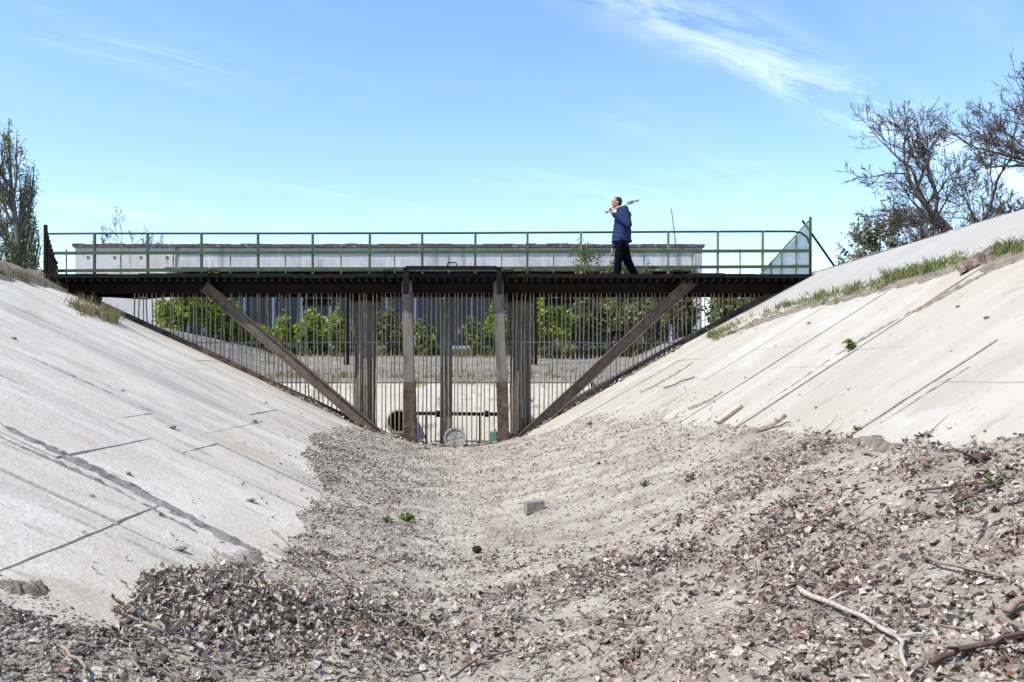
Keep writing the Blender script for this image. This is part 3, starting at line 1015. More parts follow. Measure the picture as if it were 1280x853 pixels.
# triangular wire panel at the right end
wp = empty('wire_panel', P(1012, 343, 20.12), 'triangular wire mesh panel in a green frame at the right end of the footbridge', 'fence')
WY = 20.12
A, B, C = P(949, 345, WY), P(1013, 274, WY), P(1013, 345, WY)
MB().beam(A, B, .03, .045, (0, -1, 0)).build('sloping_frame', M_palegreen, wp)
MB().beam(C, B + Vector((0, 0, .05)), .05, .05, (0, 1, 0)).build('end_post', M_green, wp)
MB().beam(A, C, .03, .03).build('sill', M_green, wp)
for px in (964, 977, 995):
    t = (px - 949) / 64
    a = A.lerp(C, t)
    b = A.lerp(B, t)
    MB().beam(a + Vector((0, -.02, 0)), b + Vector((0, -.02, 0)), .03, .03, (0, 1, 0)).build('upright', M_palegreen, wp)
mb = MB()
W, H = C.x - A.x, B.z - A.z
s = .028
nW = int((W + H) / s)
for i in range(nW):                       # both diagonals of the chain link, clipped to the triangle
    u = i * s
    # lines x - z*W/H... keep within the triangle 0<=x<=W, 0<=z<=x*H/W
    # direction (1,1): starts at (u,0)
    x0, z0 = u, 0.0
    if x0 < W:
        L1 = W - x0
        den = 1 - H / W
        mb_l = L1
        if den > 0:
            pass
        tmax = min(L1, (x0 * H / W) / den if den > 1e-6 else L1)
        if tmax > .02:
            mb.tube([(A.x + x0, WY + .012, A.z), (A.x + x0 + tmax, WY + .012, A.z + tmax)], .0062, 3, False)
    # direction (-1,1) starting on the base or the right side
    if u < W:
        x0, z0 = u, 0.0
    else:
        x0, z0 = W, u - W
    t = (x0 * H / W - z0) / (1 + H / W)
    if t > .02:
        mb.tube([(A.x + x0, WY + .018, A.z + z0), (A.x + x0 - t, WY + .018, A.z + z0 + t)], .0062, 3, False)
for i in range(nW):                       # (1,1) lines that start on the sloping side are covered from above
    pass
mb.build('wire_mesh', M_wire, wp)
o = MB().tube([P(1003, 276, 20.3), P(1022, 303, 20.1), P(1043, 333, 19.9)], .027, 6).build('leaning_pole', M_black)
tag(o, 'thin dark pole leaning on the top of the wire panel', 'pole')


# ------------------------------------------------------------------ vegetation helpers
def leaf_quads(centers, size, rng, up=0.3, aspect=1.7, fold=True, dirs=None):
    """small folded leaves (two quads each) at the given centres"""
    n = len(centers)
    centers = np.asarray(centers, float)
    size = np.broadcast_to(np.asarray(size, float), (n,)) * rng.uniform(.65, 1.3, n)
    nrm = rng.normal(size=(n, 3))
    nrm[:, 2] = np.abs(nrm[:, 2]) + up
    nrm /= np.linalg.norm(nrm, axis=1)[:, None]
    t = rng.normal(size=(n, 3)) if dirs is None else dirs + .4 * rng.normal(size=(n, 3))
    t -= nrm * (t * nrm).sum(1)[:, None]
    t /= np.linalg.norm(t, axis=1)[:, None] + 1e-9
    b = np.cross(nrm, t)
    L = (size * .5 * aspect)[:, None]
    W = (size * .5)[:, None]
    dn = nrm * (size * .22)[:, None]
    v = np.stack([centers - t * L, centers - b * W + dn, centers + t * L, centers + b * W + dn], 1)
    # one diamond folded along the midrib: two triangles sharing the rib
    base = np.arange(n) * 4
    f = np.concatenate([np.stack([base, base + 1, base + 2], 1), np.stack([base, base + 2, base + 3], 1)])
    return v.reshape(-1, 3), f


def grow(seed, base, d0, length, r0, levels, spread, up, kids, curl, shrink=.68, nseg=5, taper=.55, minr=.004, first=.3, wob=.10, trunk_fork=True):
    """recursive branching; returns list of (points, radii, level) and twig tips"""
    rn = random.Random(seed)
    out, tips = [], []

    sh = shrink if hasattr(shrink, '__len__') else [shrink]

    def rec(p, d, L, r, lev):
        shrink = sh[min(lev, len(sh) - 1)]
        pts, rad = [p.copy()], [r]
        dd = d.copy()
        ns = nseg if lev < 3 else max(3, nseg - 2)
        for i in range(ns):
            dd = (dd + Vector((rn.gauss(0, wob), rn.gauss(0, wob), rn.gauss(0, wob))) * curl + Vector((0, 0, up[min(lev, len(up) - 1)]))).normalized()
            p = p + dd * (L / ns)
            pts.append(p.copy())
            rad.append(max(minr * .6, r * (1 - (1 - taper) * (i + 1) / ns)))
        out.append((pts, rad, lev))
        if lev >= levels:
            tips.append((pts, lev))
            return
        k = kids[min(lev, len(kids) - 1)]
        k = rn.randint(k[0], k[1])
        for j in range(k):
            t = first + (1 - first) * (j + rn.random()) / k
            idx = min(ns, max(1, int(round(t * ns))))
            q = pts[idx]
            axis = (pts[idx] - pts[idx - 1]).normalized()
            az = rn.uniform(0, 6.283) + j * 2.4
            o1 = axis.orthogonal().normalized()
            o2 = axis.cross(o1)
            side = o1 * math.cos(az) + o2 * math.sin(az)
            sp = spread[min(lev, len(spread) - 1)] * rn.uniform(.7, 1.25)
            nd = (axis * math.cos(sp) + side * math.sin(sp)).normalized()
            rec(q, nd, L * shrink * rn.uniform(.7, 1.15) * (1.15 - .45 * t), max(minr, rad[idx] * rn.uniform(.55, .75)), lev + 1)
        rec(pts[-1], dd, L * shrink * rn.uniform(.7, 1), max(minr, rad[-1] * .9), lev + 1)
    rec(Vector(base), Vector(d0).normalized(), length, r0, 0)
    return out, tips


def branch_mesh(branches, lo, hi):
    mb = MB()
    for pts, rad, lev in branches:
        if lo <= lev <= hi:
            mb.tube(pts, rad, 8 if lev == 0 else (5 if lev < 3 else 3), False)
    return mb


def tree(name, label, cat, base, seed, length, r0, levels, spread, up, kids, bark, leafm=None, leafsize=.06, perleaf=0, leaf_from=None, group=None,
         d0=(0, 0, 1), leaf_spread=.08, **kw):
    root = empty(name, base, label, cat, group)
    br, tips = grow(seed, base, d0, length, r0, levels, spread, up, kids, kw.pop('curl', 1.0), **kw)
    branch_mesh(br, 0, 0).build('trunk', bark, root, smooth=True)
    c = branch_mesh(br, 1, 99)
    if c.v:
        c.build('branches', bark, root, smooth=True)
    if leafm and perleaf:
        rn = np.random.default_rng(seed)
        cen = []
        lf = levels - 1 if leaf_from is None else leaf_from
        for pts, rad, lev in br:
            if lev >= lf:
                for k in range(perleaf):
                    t = rn.random() * (len(pts) - 1)
                    i = int(t)
                    p = pts[i].lerp(pts[i + 1], t - i)
                    cen.append((p.x, p.y, p.z))
        if cen:
            cen = np.array(cen) + rn.normal(size=(len(cen), 3)) * leaf_spread
            v, f = leaf_quads(cen, leafsize, rn)
            v = v - np.array(base)
            link_mesh('crown', np_mesh('crown', v, f), leafm, root, base)
    return root


def gz(x, y):
    return float(groundz(x, y))


def stand(px, Y):
    x = (px - CX) / F * Y
    return (x, Y, gz(x, Y) - .05)


# bare walnut trees on the right bank
tree('bare_tree', 'bare spreading tree with dark forked trunk on the right bank', 'tree', stand(1226, 24.0), 5, 2.75, .15, 6,
     [1.0, .62, .55, .55, .6], [.02, .05, .03, .03, .03], [(4, 5), (3, 4), (3, 3), (2, 3), (2, 3)], M_bark, nseg=6, wob=.16, first=.45, shrink=.74, minr=.008,
     group='bare trees on the right bank')
tree('bare_tree', 'taller bare tree cut off by the right edge of the picture', 'tree', stand(1350, 22.0), 8, 3.6, .2, 6,
     [.8, .6, .55, .55, .6], [.02, .05, .03, .03, .03], [(4, 5), (3, 4), (3, 3), (2, 3), (2, 3)], M_bark, nseg=6, wob=.16, first=.45, shrink=.74, minr=.008,
     group='bare trees on the right bank')
tree('bare_tree', 'low bare thicket tree to the left of the forked tree trunk', 'tree', stand(1165, 27.0), 15, 1.6, .07, 5,
     [.7, .6, .55, .55], [.05, .05, .03], [(4, 5), (3, 4), (3, 3), (2, 3)], M_barkwarm, nseg=5, wob=.16, first=.2, shrink=.8, minr=.008, group='bare trees on the right bank')
tree('olive_shrub', 'grey green leafy shrub left of the bare trees on the right bank', 'shrub', stand(1112, 27.5), 21, 1.7, .06, 4,
     [.42, .4, .45, .5], [.08, .08, .05], [(4, 6), (3, 4), (3, 4), (2, 3)], M_bark, M_leafolive, .075, 4, 2, shrink=.72, minr=.006, leaf_spread=.07)
tree('round_bush', 'small brown green bush at the foot of the olive shrub', 'bush', stand(1082, 27), 22, .9, .04, 4,
     [.7, .6, .6], [.05, .05, .03], [(4, 5), (3, 4), (3, 4), (2, 3)], M_bark, M_leafbrown, .06, 3, 2, shrink=.74, minr=.006, leaf_spread=.06)
tree('dark_bush', 'dark green bush just right of the wire panel', 'bush', stand(1030, 23.5), 23, .34, .03, 3,
     [.8, .7, .6], [.05, .05, .03], [(5, 6), (4, 5), (3, 4)], M_bark, M_leafdark, .06, 6, 1, shrink=.7, minr=.006, leaf_spread=.06)
tree('bare_sapling', 'thin upright leafless sapling beyond the leaning pole', 'tree', stand(1043, 31), 24, 2.2, .035, 3,
     [.25, .3, .3], [.1, .1, .06], [(5, 6), (3, 4), (2, 3)], M_barkwarm, shrink=.5, minr=.006, first=.15)

tree('bare_tree', 'bare bushy tree low at the right edge under the taller crown', 'tree', stand(1285, 25.5), 12, 1.9, .1, 6,
     [.9, .65, .55, .55, .6], [.03, .05, .03, .03, .03], [(5, 6), (3, 4), (3, 4), (2, 3), (2, 3)], M_bark, nseg=5, wob=.16, first=.2, shrink=.74, minr=.008, group='bare trees on the right bank')
tree('bare_tree', 'bare twiggy shrub tree right behind the forked trunk', 'tree', stand(1200, 28), 17, 1.7, .08, 5,
     [.85, .65, .55, .55], [.04, .05, .03], [(6, 7), (4, 5), (3, 4), (2, 3)], M_barkwarm, nseg=5, wob=.16, first=.15, shrink=.78, minr=.008, group='bare trees on the right bank')
tree('olive_shrub', 'grey green shrub showing through the bare branches at the right edge', 'shrub', stand(1262, 29), 25, 1.9, .06, 4,
     [.5, .45, .45, .5], [.08, .08, .05], [(4, 6), (3, 4), (3, 4), (2, 3)], M_bark, M_leafolive, .075, 3, 2, shrink=.72, minr=.006, leaf_spread=.07)

# poplars on the left
tree('poplar_tree', 'tall narrow poplar with thin spring leaves at the left edge', 'tree', stand(30, 38), 34, 7.1, .17, 4,
     [.55, .42, .4, .4], [.03, .085, .08, .08], [(24, 26), (4, 5), (2, 3), (2, 2)], M_greybark, M_leafpoplar, .07, 2, 3, shrink=[.34, .5, .55, .5], nseg=12, first=.1, minr=.011, leaf_spread=.10, wob=.03)
tree('bare_tree', 'dark bare tree beside the poplar at the left edge', 'tree', stand(-22, 35), 36, 2.6, .14, 5,
     [.5, .45, .45], [.05, .07, .05], [(4, 5), (3, 4), (3, 3), (2, 3)], M_bark, shrink=.72, minr=.010, first=.3)
tree('leafy_shrub', 'small pale green shrub behind the left end of the railing', 'shrub', stand(66, 23), 37, .55, .03, 4,
     [.6, .5, .5], [.08, .05, .05], [(4, 5), (3, 4), (3, 3)], M_bark, M_leafolive, .05, 4, 2, shrink=.7, minr=.005)
tree('bare_shrub', 'leafless shrub top showing above the left end of the white building', 'shrub', (P(165, 300, 58).x, 58, 2.5), 41, 5.2, .1, 5,
     [.5, .55, .55], [.06, .03, .03], [(4, 5), (3, 4), (3, 3), (2, 3)], M_barkwarm, shrink=.6, minr=.014, first=.55)

# bushes beyond the basin
bush_specs = [
    (258, 37, 1.12, M_leafbright, 'round bright green bush left of the left diagonal brace', 51, 9),
    (228, 36, .95, M_leafbright, 'bright green bush nearest the white end wall', 52, 8),
    (300, 38, .74, M_leafbright, 'bright green bush behind the middle of the left diagonal brace', 53, 8),
    (345, 38, .68, M_leafbright, 'low bright green bush right of the left diagonal brace', 54, 8),
    (385, 38, .72, M_leafbright, 'bright green bush halfway between the left brace and the left column', 55, 8),
    (418, 38, .66, M_leafbright, 'low bright green bush touching the left column', 56, 7),
    (482, 38, .8, M_leafdark, 'thin green bush between the left column and the gate', 57, 2),
    (535, 38, .62, M_leafdark, 'thin yellow green bush behind the left half of the gate opening', 58, 2),
    (590, 38, .68, M_leafdark, 'thin green bush behind the right half of the gate opening', 59, 2),
    (615, 39, .78, M_leafbright, 'light green bush behind the right gate post', 60, 2),
    (688, 36, 1.1, M_leafbright, 'tall green bush just right of the right column', 61, 6),
    (725, 37, 1.15, M_leafdark, 'dense dull green bush under the man', 62, 7),
    (765, 37, 1.1, M_leafdark, 'tangled dull green bush left of the right diagonal brace', 63, 4),
    (810, 36, 1.0, M_leafdark, 'tangled dull green bush behind the right diagonal brace', 64, 4),
    (848, 35, .85, M_leafbrown, 'yellow brown bush right of the right diagonal brace', 65, 6),
    (905, 31, .6, M_leafdark, 'dark green bush under the right end of the footbridge', 66, 9),
    (940, 30, .5, M_leafdark, 'dark bush in the corner below the wire panel', 67, 9),
]
for (px, Y, s, lm, lab, sd, dens) in bush_specs:
    tree('leafy_bush', lab, 'bush', stand(px, Y), sd, 1.2 * s, .05 * s, 4, [.8, .7, .65, .6], [.05, .05, .02],
         [(5, 6), (4, 5), (3, 4), (2, 3)], M_bark, lm, .115, max(2, dens * 2 // 3), 2, group='bushes beyond the basin', shrink=.72, minr=.008, leaf_spread=.10, first=.15)
for (px, Y, L, sd, lab) in ((748, 41, 2.9, 71, 'brown leafy bush rising above the deck behind the man'), (800, 41, 2.4, 72, 'brown leafy bush in front of the white building right of the man')):
    tree('brown_bush', lab, 'bush', stand(px, Y), sd, L, .07, 4, [.5, .5, .5], [.05, .05, .03],
         [(4, 5), (3, 4), (3, 4), (2, 3)], M_barkwarm, M_leafbrown, .085, 4, 2, group='brown bushes before the building', shrink=.66, minr=.011, leaf_spread=.09, first=.35)


# grass: blades in strips
def blades(name, spots, h, n_each, m, label, cat, spread=.06, width=.006, lean=.5):
    rn = np.random.default_rng(abs(hash(name + label)) % 1000 if False else len(label))
    V, Fc = [], []
    spots = np.asarray(spots, float)
    n = len(spots) * n_each
    b = np.repeat(spots, n_each, 0)
    b[:, :2] += rn.normal(size=(n, 2)) * spread
    if spots.shape[1] == 3:
        pass
    hh = h * rn.uniform(.35, 1.15, n)
    hh *= np.clip(.75 + 2.6 * fbm(b[:, 0] * 2.2 + 3, b[:, 1] * 2.2, 3), .2, 1.6)
    d = rn.normal(size=(n, 2)) * lean
    w = rn.normal(size=(n, 2))
    w /= np.linalg.norm(w, axis=1)[:, None]
    w *= width
    base0 = b.copy(); base0[:, :2] -= w
    base1 = b.copy(); base1[:, :2] += w
    mid0 = b.copy(); mid0[:, :2] += d * hh[:, None] * .35 - w * .8; mid0[:, 2] += hh * .6
    mid1 = b.copy(); mid1[:, :2] += d * hh[:, None] * .35 + w * .8; mid1[:, 2] += hh * .6
    tip = b.copy(); tip[:, :2] += d * hh[:, None]; tip[:, 2] += hh * .95
    v = np.stack([base0, base1, mid1, mid0, tip], 1).reshape(-1, 3)
    k = np.arange(n) * 5
    f = np.concatenate([np.stack([k, k + 1, k + 2], 1), np.stack([k, k + 2, k + 3], 1), np.stack([k + 3, k + 2, k + 4], 1)])
    o = link_mesh(name, np_mesh(name, v, f), m)
    return tag(o, label, cat, kind='stuff')


def along(pts, n, jit):
    """n spots on the bank along a chain of photograph pixels"""
    out = []
    seg = [(pts[i], pts[i + 1]) for i in range(len(pts) - 1)]
    for k in range(n):
        a_, b_ = seg[int(random.random() * len(seg))]
        t = random.random()
        px = a_[0] + (b_[0] - a_[0]) * t
        py = a_[1] + (b_[1] - a_[1]) * t + random.gauss(0, jit)
        out.append((px, py))
    return out


def rim_spots(pix, fn=surfz):
    out = []
    for px, py in pix:
        p = ray(px, py, fn)
        out.append((p.x, p.y, p.z))
    return out


sp = rim_spots(along([(888, 424), (935, 405), (985, 384), (1050, 368), (1110, 352), (1165, 338), (1215, 322), (1279, 312)], 420, 3.6))
sp = [q for q in sp if float(fbm(q[0] * 1.4 + 9, q[1] * 1.4, 3)) > -.2 + random.uniform(-.12, .12)]
blades('grass_strip', sp, .13, 13, M_grass, 'green and straw coloured grass growing in the upper joint of the right bank', 'grass', .05)
sp = [(xl_at(ZTL, y) + random.uniform(-.1, .55), y, 0) for y in np.random.default_rng(2).uniform(12, 19.2, 360)]
sp = [(x, y, float(min(zl(x, y), ZTL)) - .01) for x, y, _ in sp]
sp += rim_spots(along([(90, 382), (148, 402)], 110, 4))
blades('dry_grass', sp, .19, 15, M_drygrass, 'dry grass and weeds along the top edge of the left bank', 'grass', .06)
gr_ = np.random.default_rng(5)
sp = [(x, y, gz(x, y) - .02) for x, y in zip(gr_.uniform(-17, 7, 1500), gr_.normal(38.6, .8, 1500))]
blades('undergrowth', sp, .42, 9, M_leafdark, 'dark weedy undergrowth at the foot of the bushes beyond the basin', 'undergrowth', .12, .02)
sp = [(x, y, gz(x, y) - .02) for x, y in zip(gr_.uniform(-8, 4, 260), 27.6 + np.abs(gr_.normal(0, 1.6, 260)))]
blades('dry_tufts', sp, .22, 8, M_drygrass, 'dry grass tufts on the grey slope above the basin', 'grass', .1, .012)
# soil spilled over the rim of the left bank, and a soil strip under the grass on the right
mb = MB()
ys = np.arange(8, 19.6, .14)
for i, y in enumerate(ys):
    x0 = xl_at(ZTL, y)
    for k, dx in enumerate((-.6, -.1, .3, .65, 1.05)):
        z = min(float(zl(x0 + dx, y)), ZTL) + (.14, .18, .10, .035, -.06)[k] + (.05, .06, .09, .09, .05)[k] * float(fbm(y * 2, k * 3.1, 3))
        mb.v.append((x0 + dx + .35 * float(fbm(y * 1.3, k + 7, 2)), y, z))
for i in range(len(ys) - 1):
    for k in range(4):
        mb.f.append((i * 5 + k, i * 5 + k + 1, i * 5 + k + 6, i * 5 + k + 5))
tag(mb.build('rim_soil', M_sub, origin=(0, 0, 0), smooth=True), kind='structure')


def patch(pix, w, name, m, kind='structure', hgt=.035):
    """low irregular ridge of dirt lying on the bank along photograph pixels"""
    pts = [ray(*p, lambda X, Y: np.where(np.asarray(X) < 0, zl(X, Y), zr(X, Y))) for p in pix]
    mb = MB()
    n = 0
    chain = []
    for a_, b_ in zip(pts[:-1], pts[1:]):
        for t in np.linspace(0, 1, 10, endpoint=False):
            chain.append(a_.lerp(b_, t))
    for i, p in enumerate(chain):
        d = (chain[min(i + 1, len(chain) - 1)] - chain[max(i - 1, 0)])
        s = Vector((-d.y, d.x, 0)).normalized()
        ww = w * (1 + 1.1 * float(fbm(i * .35, 3.3 + w, 3))) * min(1, i / 4 + .15, (len(chain) - i) / 4 + .1)
        for k in (-1, -.5, 0, .5, 1):
            q = p + s * (k * ww)
            zz_ = float(zl(q.x, q.y) if q.x < 0 else zr(q.x, q.y))
            mb.v.append((q.x, q.y, zz_ - .03 + (hgt + .03) * (1 - abs(k) ** 1.5) * (.75 + .8 * float(fbm(i * .9, k * 2 + 5, 2)))))
    for i in range(len(chain) - 1):
        for k in range(4):
            mb.f.append((i * 5 + k, i * 5 + k + 1, i * 5 + k + 6, i * 5 + k + 5))
    return tag(mb.build(name, m, origin=(0, 0, 0), smooth=True), kind=kind)


patch([(890, 426), (940, 406), (1000, 386), (1060, 372), (1120, 356), (1180, 340), (1240, 326), (1290, 318)], .27, 'soil_strip', M_soil, hgt=.05)
patch([(1140, 392), (1170, 376), (1205, 357), (1245, 335), (1292, 318)], .11, 'soil_strip', M_soil, hgt=.05)
patch([(1045, 446), (1075, 428), (1110, 408), (1142, 390)], .085, 'soil_strip', M_soil, hgt=.045)
patch([(950, 508), (990, 484), (1045, 446)], .05, 'soil_strip', M_soil, hgt=.03)
patch([(1040, 556), (1085, 552), (1130, 566), (1170, 562)], .10, 'soil_strip', M_soil, hgt=.05)
patch([(860, 512), (885, 503), (905, 490)], .12, 'soil_strip', M_soil, hgt=.045)
patch([(925, 545), (960, 536), (985, 520)], .09, 'soil_strip', M_soil, hgt=.05)
patch([(800, 492), (835, 474), (870, 452)], .10, 'soil_strip', M_soil, hgt=.035)
patch([(1100, 530), (1160, 492), (1220, 455)], .02, 'soil_strip', M_soil, hgt=.02)
patch([(0, 431), (70, 462), (126, 487), (200, 520)], .035, 'soil_strip', M_stain, hgt=.024)
patch([(325, 692), (290, 705), (262, 690)], .13, 'soil_strip', M_silt, hgt=.05)
patch([(0, 531), (60, 560), (110, 582), (170, 612), (230, 645), (290, 676), (325, 690)], .16, 'soil_strip', M_stain, hgt=.034)
patch([(0, 547), (70, 578), (140, 610), (200, 642), (250, 668)], .045, 'soil_strip', M_stain, hgt=.028)
patch([(0, 733), (28, 738), (58, 735)], .12, 'soil_strip', M_soil, hgt=.05)

# ------------------------------------------------------------------ leaf litter
rng = np.random.default_rng(23)


def scatter(n, x0, x1, y0, y1, power=1.0):
    X = rng.uniform(x0, x1, n)
    Y = rng.uniform(y0, y1, n)
    keep = rng.random(n) < np.clip(litter_density(X, Y), 0, 1.9) / 1.9
    X, Y = X[keep], Y[keep]
    Zb = bedz(X, Y)
    bk = np.where(X < 0, zl(X, Y), zr(X, Y))
    keep = (Zb > bk - .015)
    return X[keep], Y[keep], np.maximum(Zb, bk)[keep]


def curled(n, rn):
    """leaf templates: 3 x 4 grids rolled and bent; returns (n, 12, 3) for unit leaves"""
    u = np.linspace(-1, 1, 4)
    v = np.linspace(-1, 1, 3)
    U, Vv = np.meshgrid(u, v, indexing='ij')
    U, Vv = U.ravel(), Vv.ravel()
    wprof = np.where(np.abs(U) > .9, .28, .85)
    curl = (.2 + 3.2 * rn.random(n) ** 1.3)[:, None]
    bend = rn.uniform(-1.4, 1.8, n)[:, None]
    asp = rn.uniform(.45, .85, n)[:, None]
    tw = rn.normal(0, .5, n)[:, None]
    th = Vv[None] * curl
    wx = asp * wprof[None]
    y = wx * np.sin(th) / curl
    z = wx * (1 - np.cos(th)) / curl
    x = U[None] * np.ones((n, 1))
    z = z + bend * .35 * U[None] ** 2 + tw * .35 * U[None] * Vv[None]
    x = x * (1 - .12 * np.abs(bend))
    pts = np.stack([x, y, z], -1)
    pts += rn.normal(0, .12, pts.shape)
    return pts


def leaf_faces():
    f = []
    for i in range(3):
        for j in range(2):
            f.append((i * 3 + j, i * 3 + j + 1, (i + 1) * 3 + j + 1, (i + 1) * 3 + j))
    return np.array(f)


LF = leaf_faces()


def place(pts, X, Y, Z, size, rn, lift=.3, tilt=.55):
    n = len(X)
    yaw = rn.uniform(0, 6.283, n)
    rx, ry = rn.normal(0, tilt, n), rn.normal(0, tilt, n)
    flip = rn.random(n) < .45
    pts = pts.copy()
    pts[flip, :, 2] *= -1
    c, s = np.cos(rx)[:, None], np.sin(rx)[:, None]
    y, z = pts[..., 1] * c - pts[..., 2] * s, pts[..., 1] * s + pts[..., 2] * c
    x = pts[..., 0]
    c, s = np.cos(ry)[:, None], np.sin(ry)[:, None]
    x, z = x * c + z * s, -x * s + z * c
    c, s = np.cos(yaw)[:, None], np.sin(yaw)[:, None]
    x, y = x * c - y * s, x * s + y * c
    S = (size * .5)[:, None]
    x, y, z = x * S, y * S, z * S
    z = z - z.min(1)[:, None] * .75
    return np.stack([x + X[:, None], y + Y[:, None], z + Z[:, None] - .004], -1)


def litter_mesh(name, sets, m, label, cat):
    V, Fc, base = [], [], 0
    for X, Y, Z, size, tilt in sets:
        n = len(X)
        p = place(curled(n, rng), X, Y, Z, size, rng, tilt=tilt)
        V.append(p.reshape(-1, 3))
        Fc.append((np.arange(n)[:, None, None] * 12 + LF[None]).reshape(-1, 4) + base)
        base += n * 12
    o = link_mesh(name, np_mesh(name, np.concatenate(V), np.concatenate(Fc)), m)
    return tag(o, label, cat, kind='stuff')


sets = []
X, Y, Z = scatter(170000, -3.2, 4.6, 2.3, 7.6)
Z = Z - .008 * (rng.random(len(X)) < .4) + rng.random(len(X)) ** 2 * .022 * np.clip(litter_density(X, Y) - .5, 0, 1.2)
sets.append((X, Y, Z, (.012 + .06 * rng.random(len(X)) ** 1.8), .36))
X, Y, Z = scatter(60000, -3.6, 3.6, 7.0, 12.5)
sets.append((X, Y, Z, rng.uniform(.016, .055, len(X)), .35))
X, Y, Z = scatter(60000, -4.0, 3.0, 12, 19.0)
sets.append((X, Y, Z, rng.uniform(.02, .065, len(X)), .3))
# the thick pile against the left bank
n = 3000
X, Y = rng.normal(-1.5, .62, n), rng.normal(5.25, .42, n)
Z = bedz(X, Y) + rng.random(n) ** 2 * .05
ok = Z > zl(X, Y)
sets.append((X[ok], Y[ok], Z[ok], rng.uniform(.02, .075, ok.sum()), .6))
# wrack caught along the foot of the rack
n = 2600
X = rng.uniform(-5.2, 3.6, n)
Y = 18.92 - np.abs(rng.normal(0, .13, n))
Z = np.maximum(bedz(X, Y), np.maximum(zl(X, Y), zr(X, Y)))
sets.append((X, Y, Z + rng.random(n) * .03, rng.uniform(.03, .10, n), .5))
# scraps on the bank slabs near their foot
n = 220
Y = rng.uniform(4, 17, n)
X = np.where(rng.random(n) < .5, np.interp(Y, _LB[:, 0], _LB[:, 1]) - np.abs(rng.normal(0, .3, n)), np.interp(Y, _RB[:, 0], _RB[:, 1]) + np.abs(rng.normal(0, .3, n)))
sets.append((X, Y, surfz(X, Y) + .01, rng.uniform(.02, .06, n), .3))
litter_mesh('leaf_litter', sets, M_litter, 'dead curled brown and grey leaves covering the canal bed', 'leaves')

# crumbs of silt and gravel
X1, Y1 = rng.uniform(-3.6, 4.2, 60000), 2.4 + 16.4 * rng.random(60000) ** 1.5
Zb = bedz(X1, Y1)
bk = np.where(X1 < 0, zl(X1, Y1), zr(X1, Y1))
ok = Zb > bk - .02
X1, Y1, Z1 = X1[ok], Y1[ok], np.maximum(Zb, bk)[ok]
xa = rng.uniform(-2.9, -1.9, 5000)                   # gravelly corner at the lower left
ya = rng.uniform(3.6, 4.6, 5000)
za = surfz(xa, ya)
octa = np.array([(1, 0, 0), (0, 1, 0), (-1, 0, 0), (0, -1, 0), (0, 0, .75), (0, 0, -.75)], float)
of = np.array([(0, 1, 4), (1, 2, 4), (2, 3, 4), (3, 0, 4), (1, 0, 5), (2, 1, 5), (3, 2, 5), (0, 3, 5)])


def crumbs(name, X, Y, Z, s, m, label):
    n = len(X)
    v = octa[None] * s[:, None, None] * rng.uniform(.55, 1.35, (n, 6, 1))
    a = rng.uniform(0, 6.28, n)
    c, sn = np.cos(a)[:, None], np.sin(a)[:, None]
    v = np.stack([v[..., 0] * c - v[..., 1] * sn + X[:, None], v[..., 0] * sn + v[..., 1] * c + Y[:, None], v[..., 2] + Z[:, None]], -1)
    f = (np.arange(n)[:, None, None] * 6 + of[None]).reshape(-1, 3)
    tag(link_mesh(name, np_mesh(name, v.reshape(-1, 3), f), m), label, 'gravel', kind='stuff')


n = len(X1)
crumbs('silt_crumbs', X1, Y1, Z1, (rng.random(n) ** 4 * .022 + .004) * (1 + .4 * sstep(9, 15, Y1)), M_clod, 'small crumbs of dry silt and gravel on the canal bed')
crumbs('dark_gravel', xa, ya, za, rng.random(5000) ** 3 * .014 + .004, M_gravel, 'dark grey gravel spilled over the left slabs in the lower left corner')

# the largest leaves: parts of the bed, each its own object
big = [link_mesh] and []
tmpl = []
for k in range(14):
    r2 = np.random.default_rng(100 + k)
    u = np.linspace(-1, 1, 7)
    w = np.linspace(-1, 1, 5)
    U, Wv = np.meshgrid(u, w, indexing='ij')
    prof = np.sqrt(np.clip(1.02 - U ** 2, 0.02, 1)) * (.85 - .15 * U)
    curl, bend = r2.uniform(.8, 3.2), r2.uniform(-1.2, 1.8)
    th = Wv * curl
    asp = r2.uniform(.5, .8)
    yv = asp * prof * np.sin(th) / curl
    zv = asp * prof * (1 - np.cos(th)) / curl + bend * .35 * U ** 2 + r2.normal(0, .35) * U * Wv * .5
    pts = np.stack([U, yv, zv], -1).reshape(-1, 3) + r2.normal(0, .07, (35, 3))
    me = np_mesh('leaf', pts * .5, grid_faces(7, 5), True)
    me.materials.append(M_bigleaf if k % 3 else M_litter)
    tmpl.append(me)
cnt = 0
while cnt < 260:
    if random.random() < .45:
        x, y = random.gauss(-1.65, .45), random.gauss(5.2, .4)
    else:
        x, y = random.uniform(-2.4, 3.4), 4.2 + 3.2 * random.random() ** 1.3
    z, bk = float(bedz(x, y)), float(zl(x, y) if x < 0 else zr(x, y))
    if z < bk or random.random() > float(litter_density(x, y)):
        continue
    o = link_mesh('leaf', tmpl[cnt % 14], None, bed, (x, y, z + .025))
    sz = random.uniform(.06, .125) if x < -.9 else random.uniform(.05, .09)
    o.scale = (sz, sz, sz)
    o.rotation_euler = (random.gauss(0, .7), random.gauss(0, .6), random.uniform(0, 6.28))
    cnt += 1


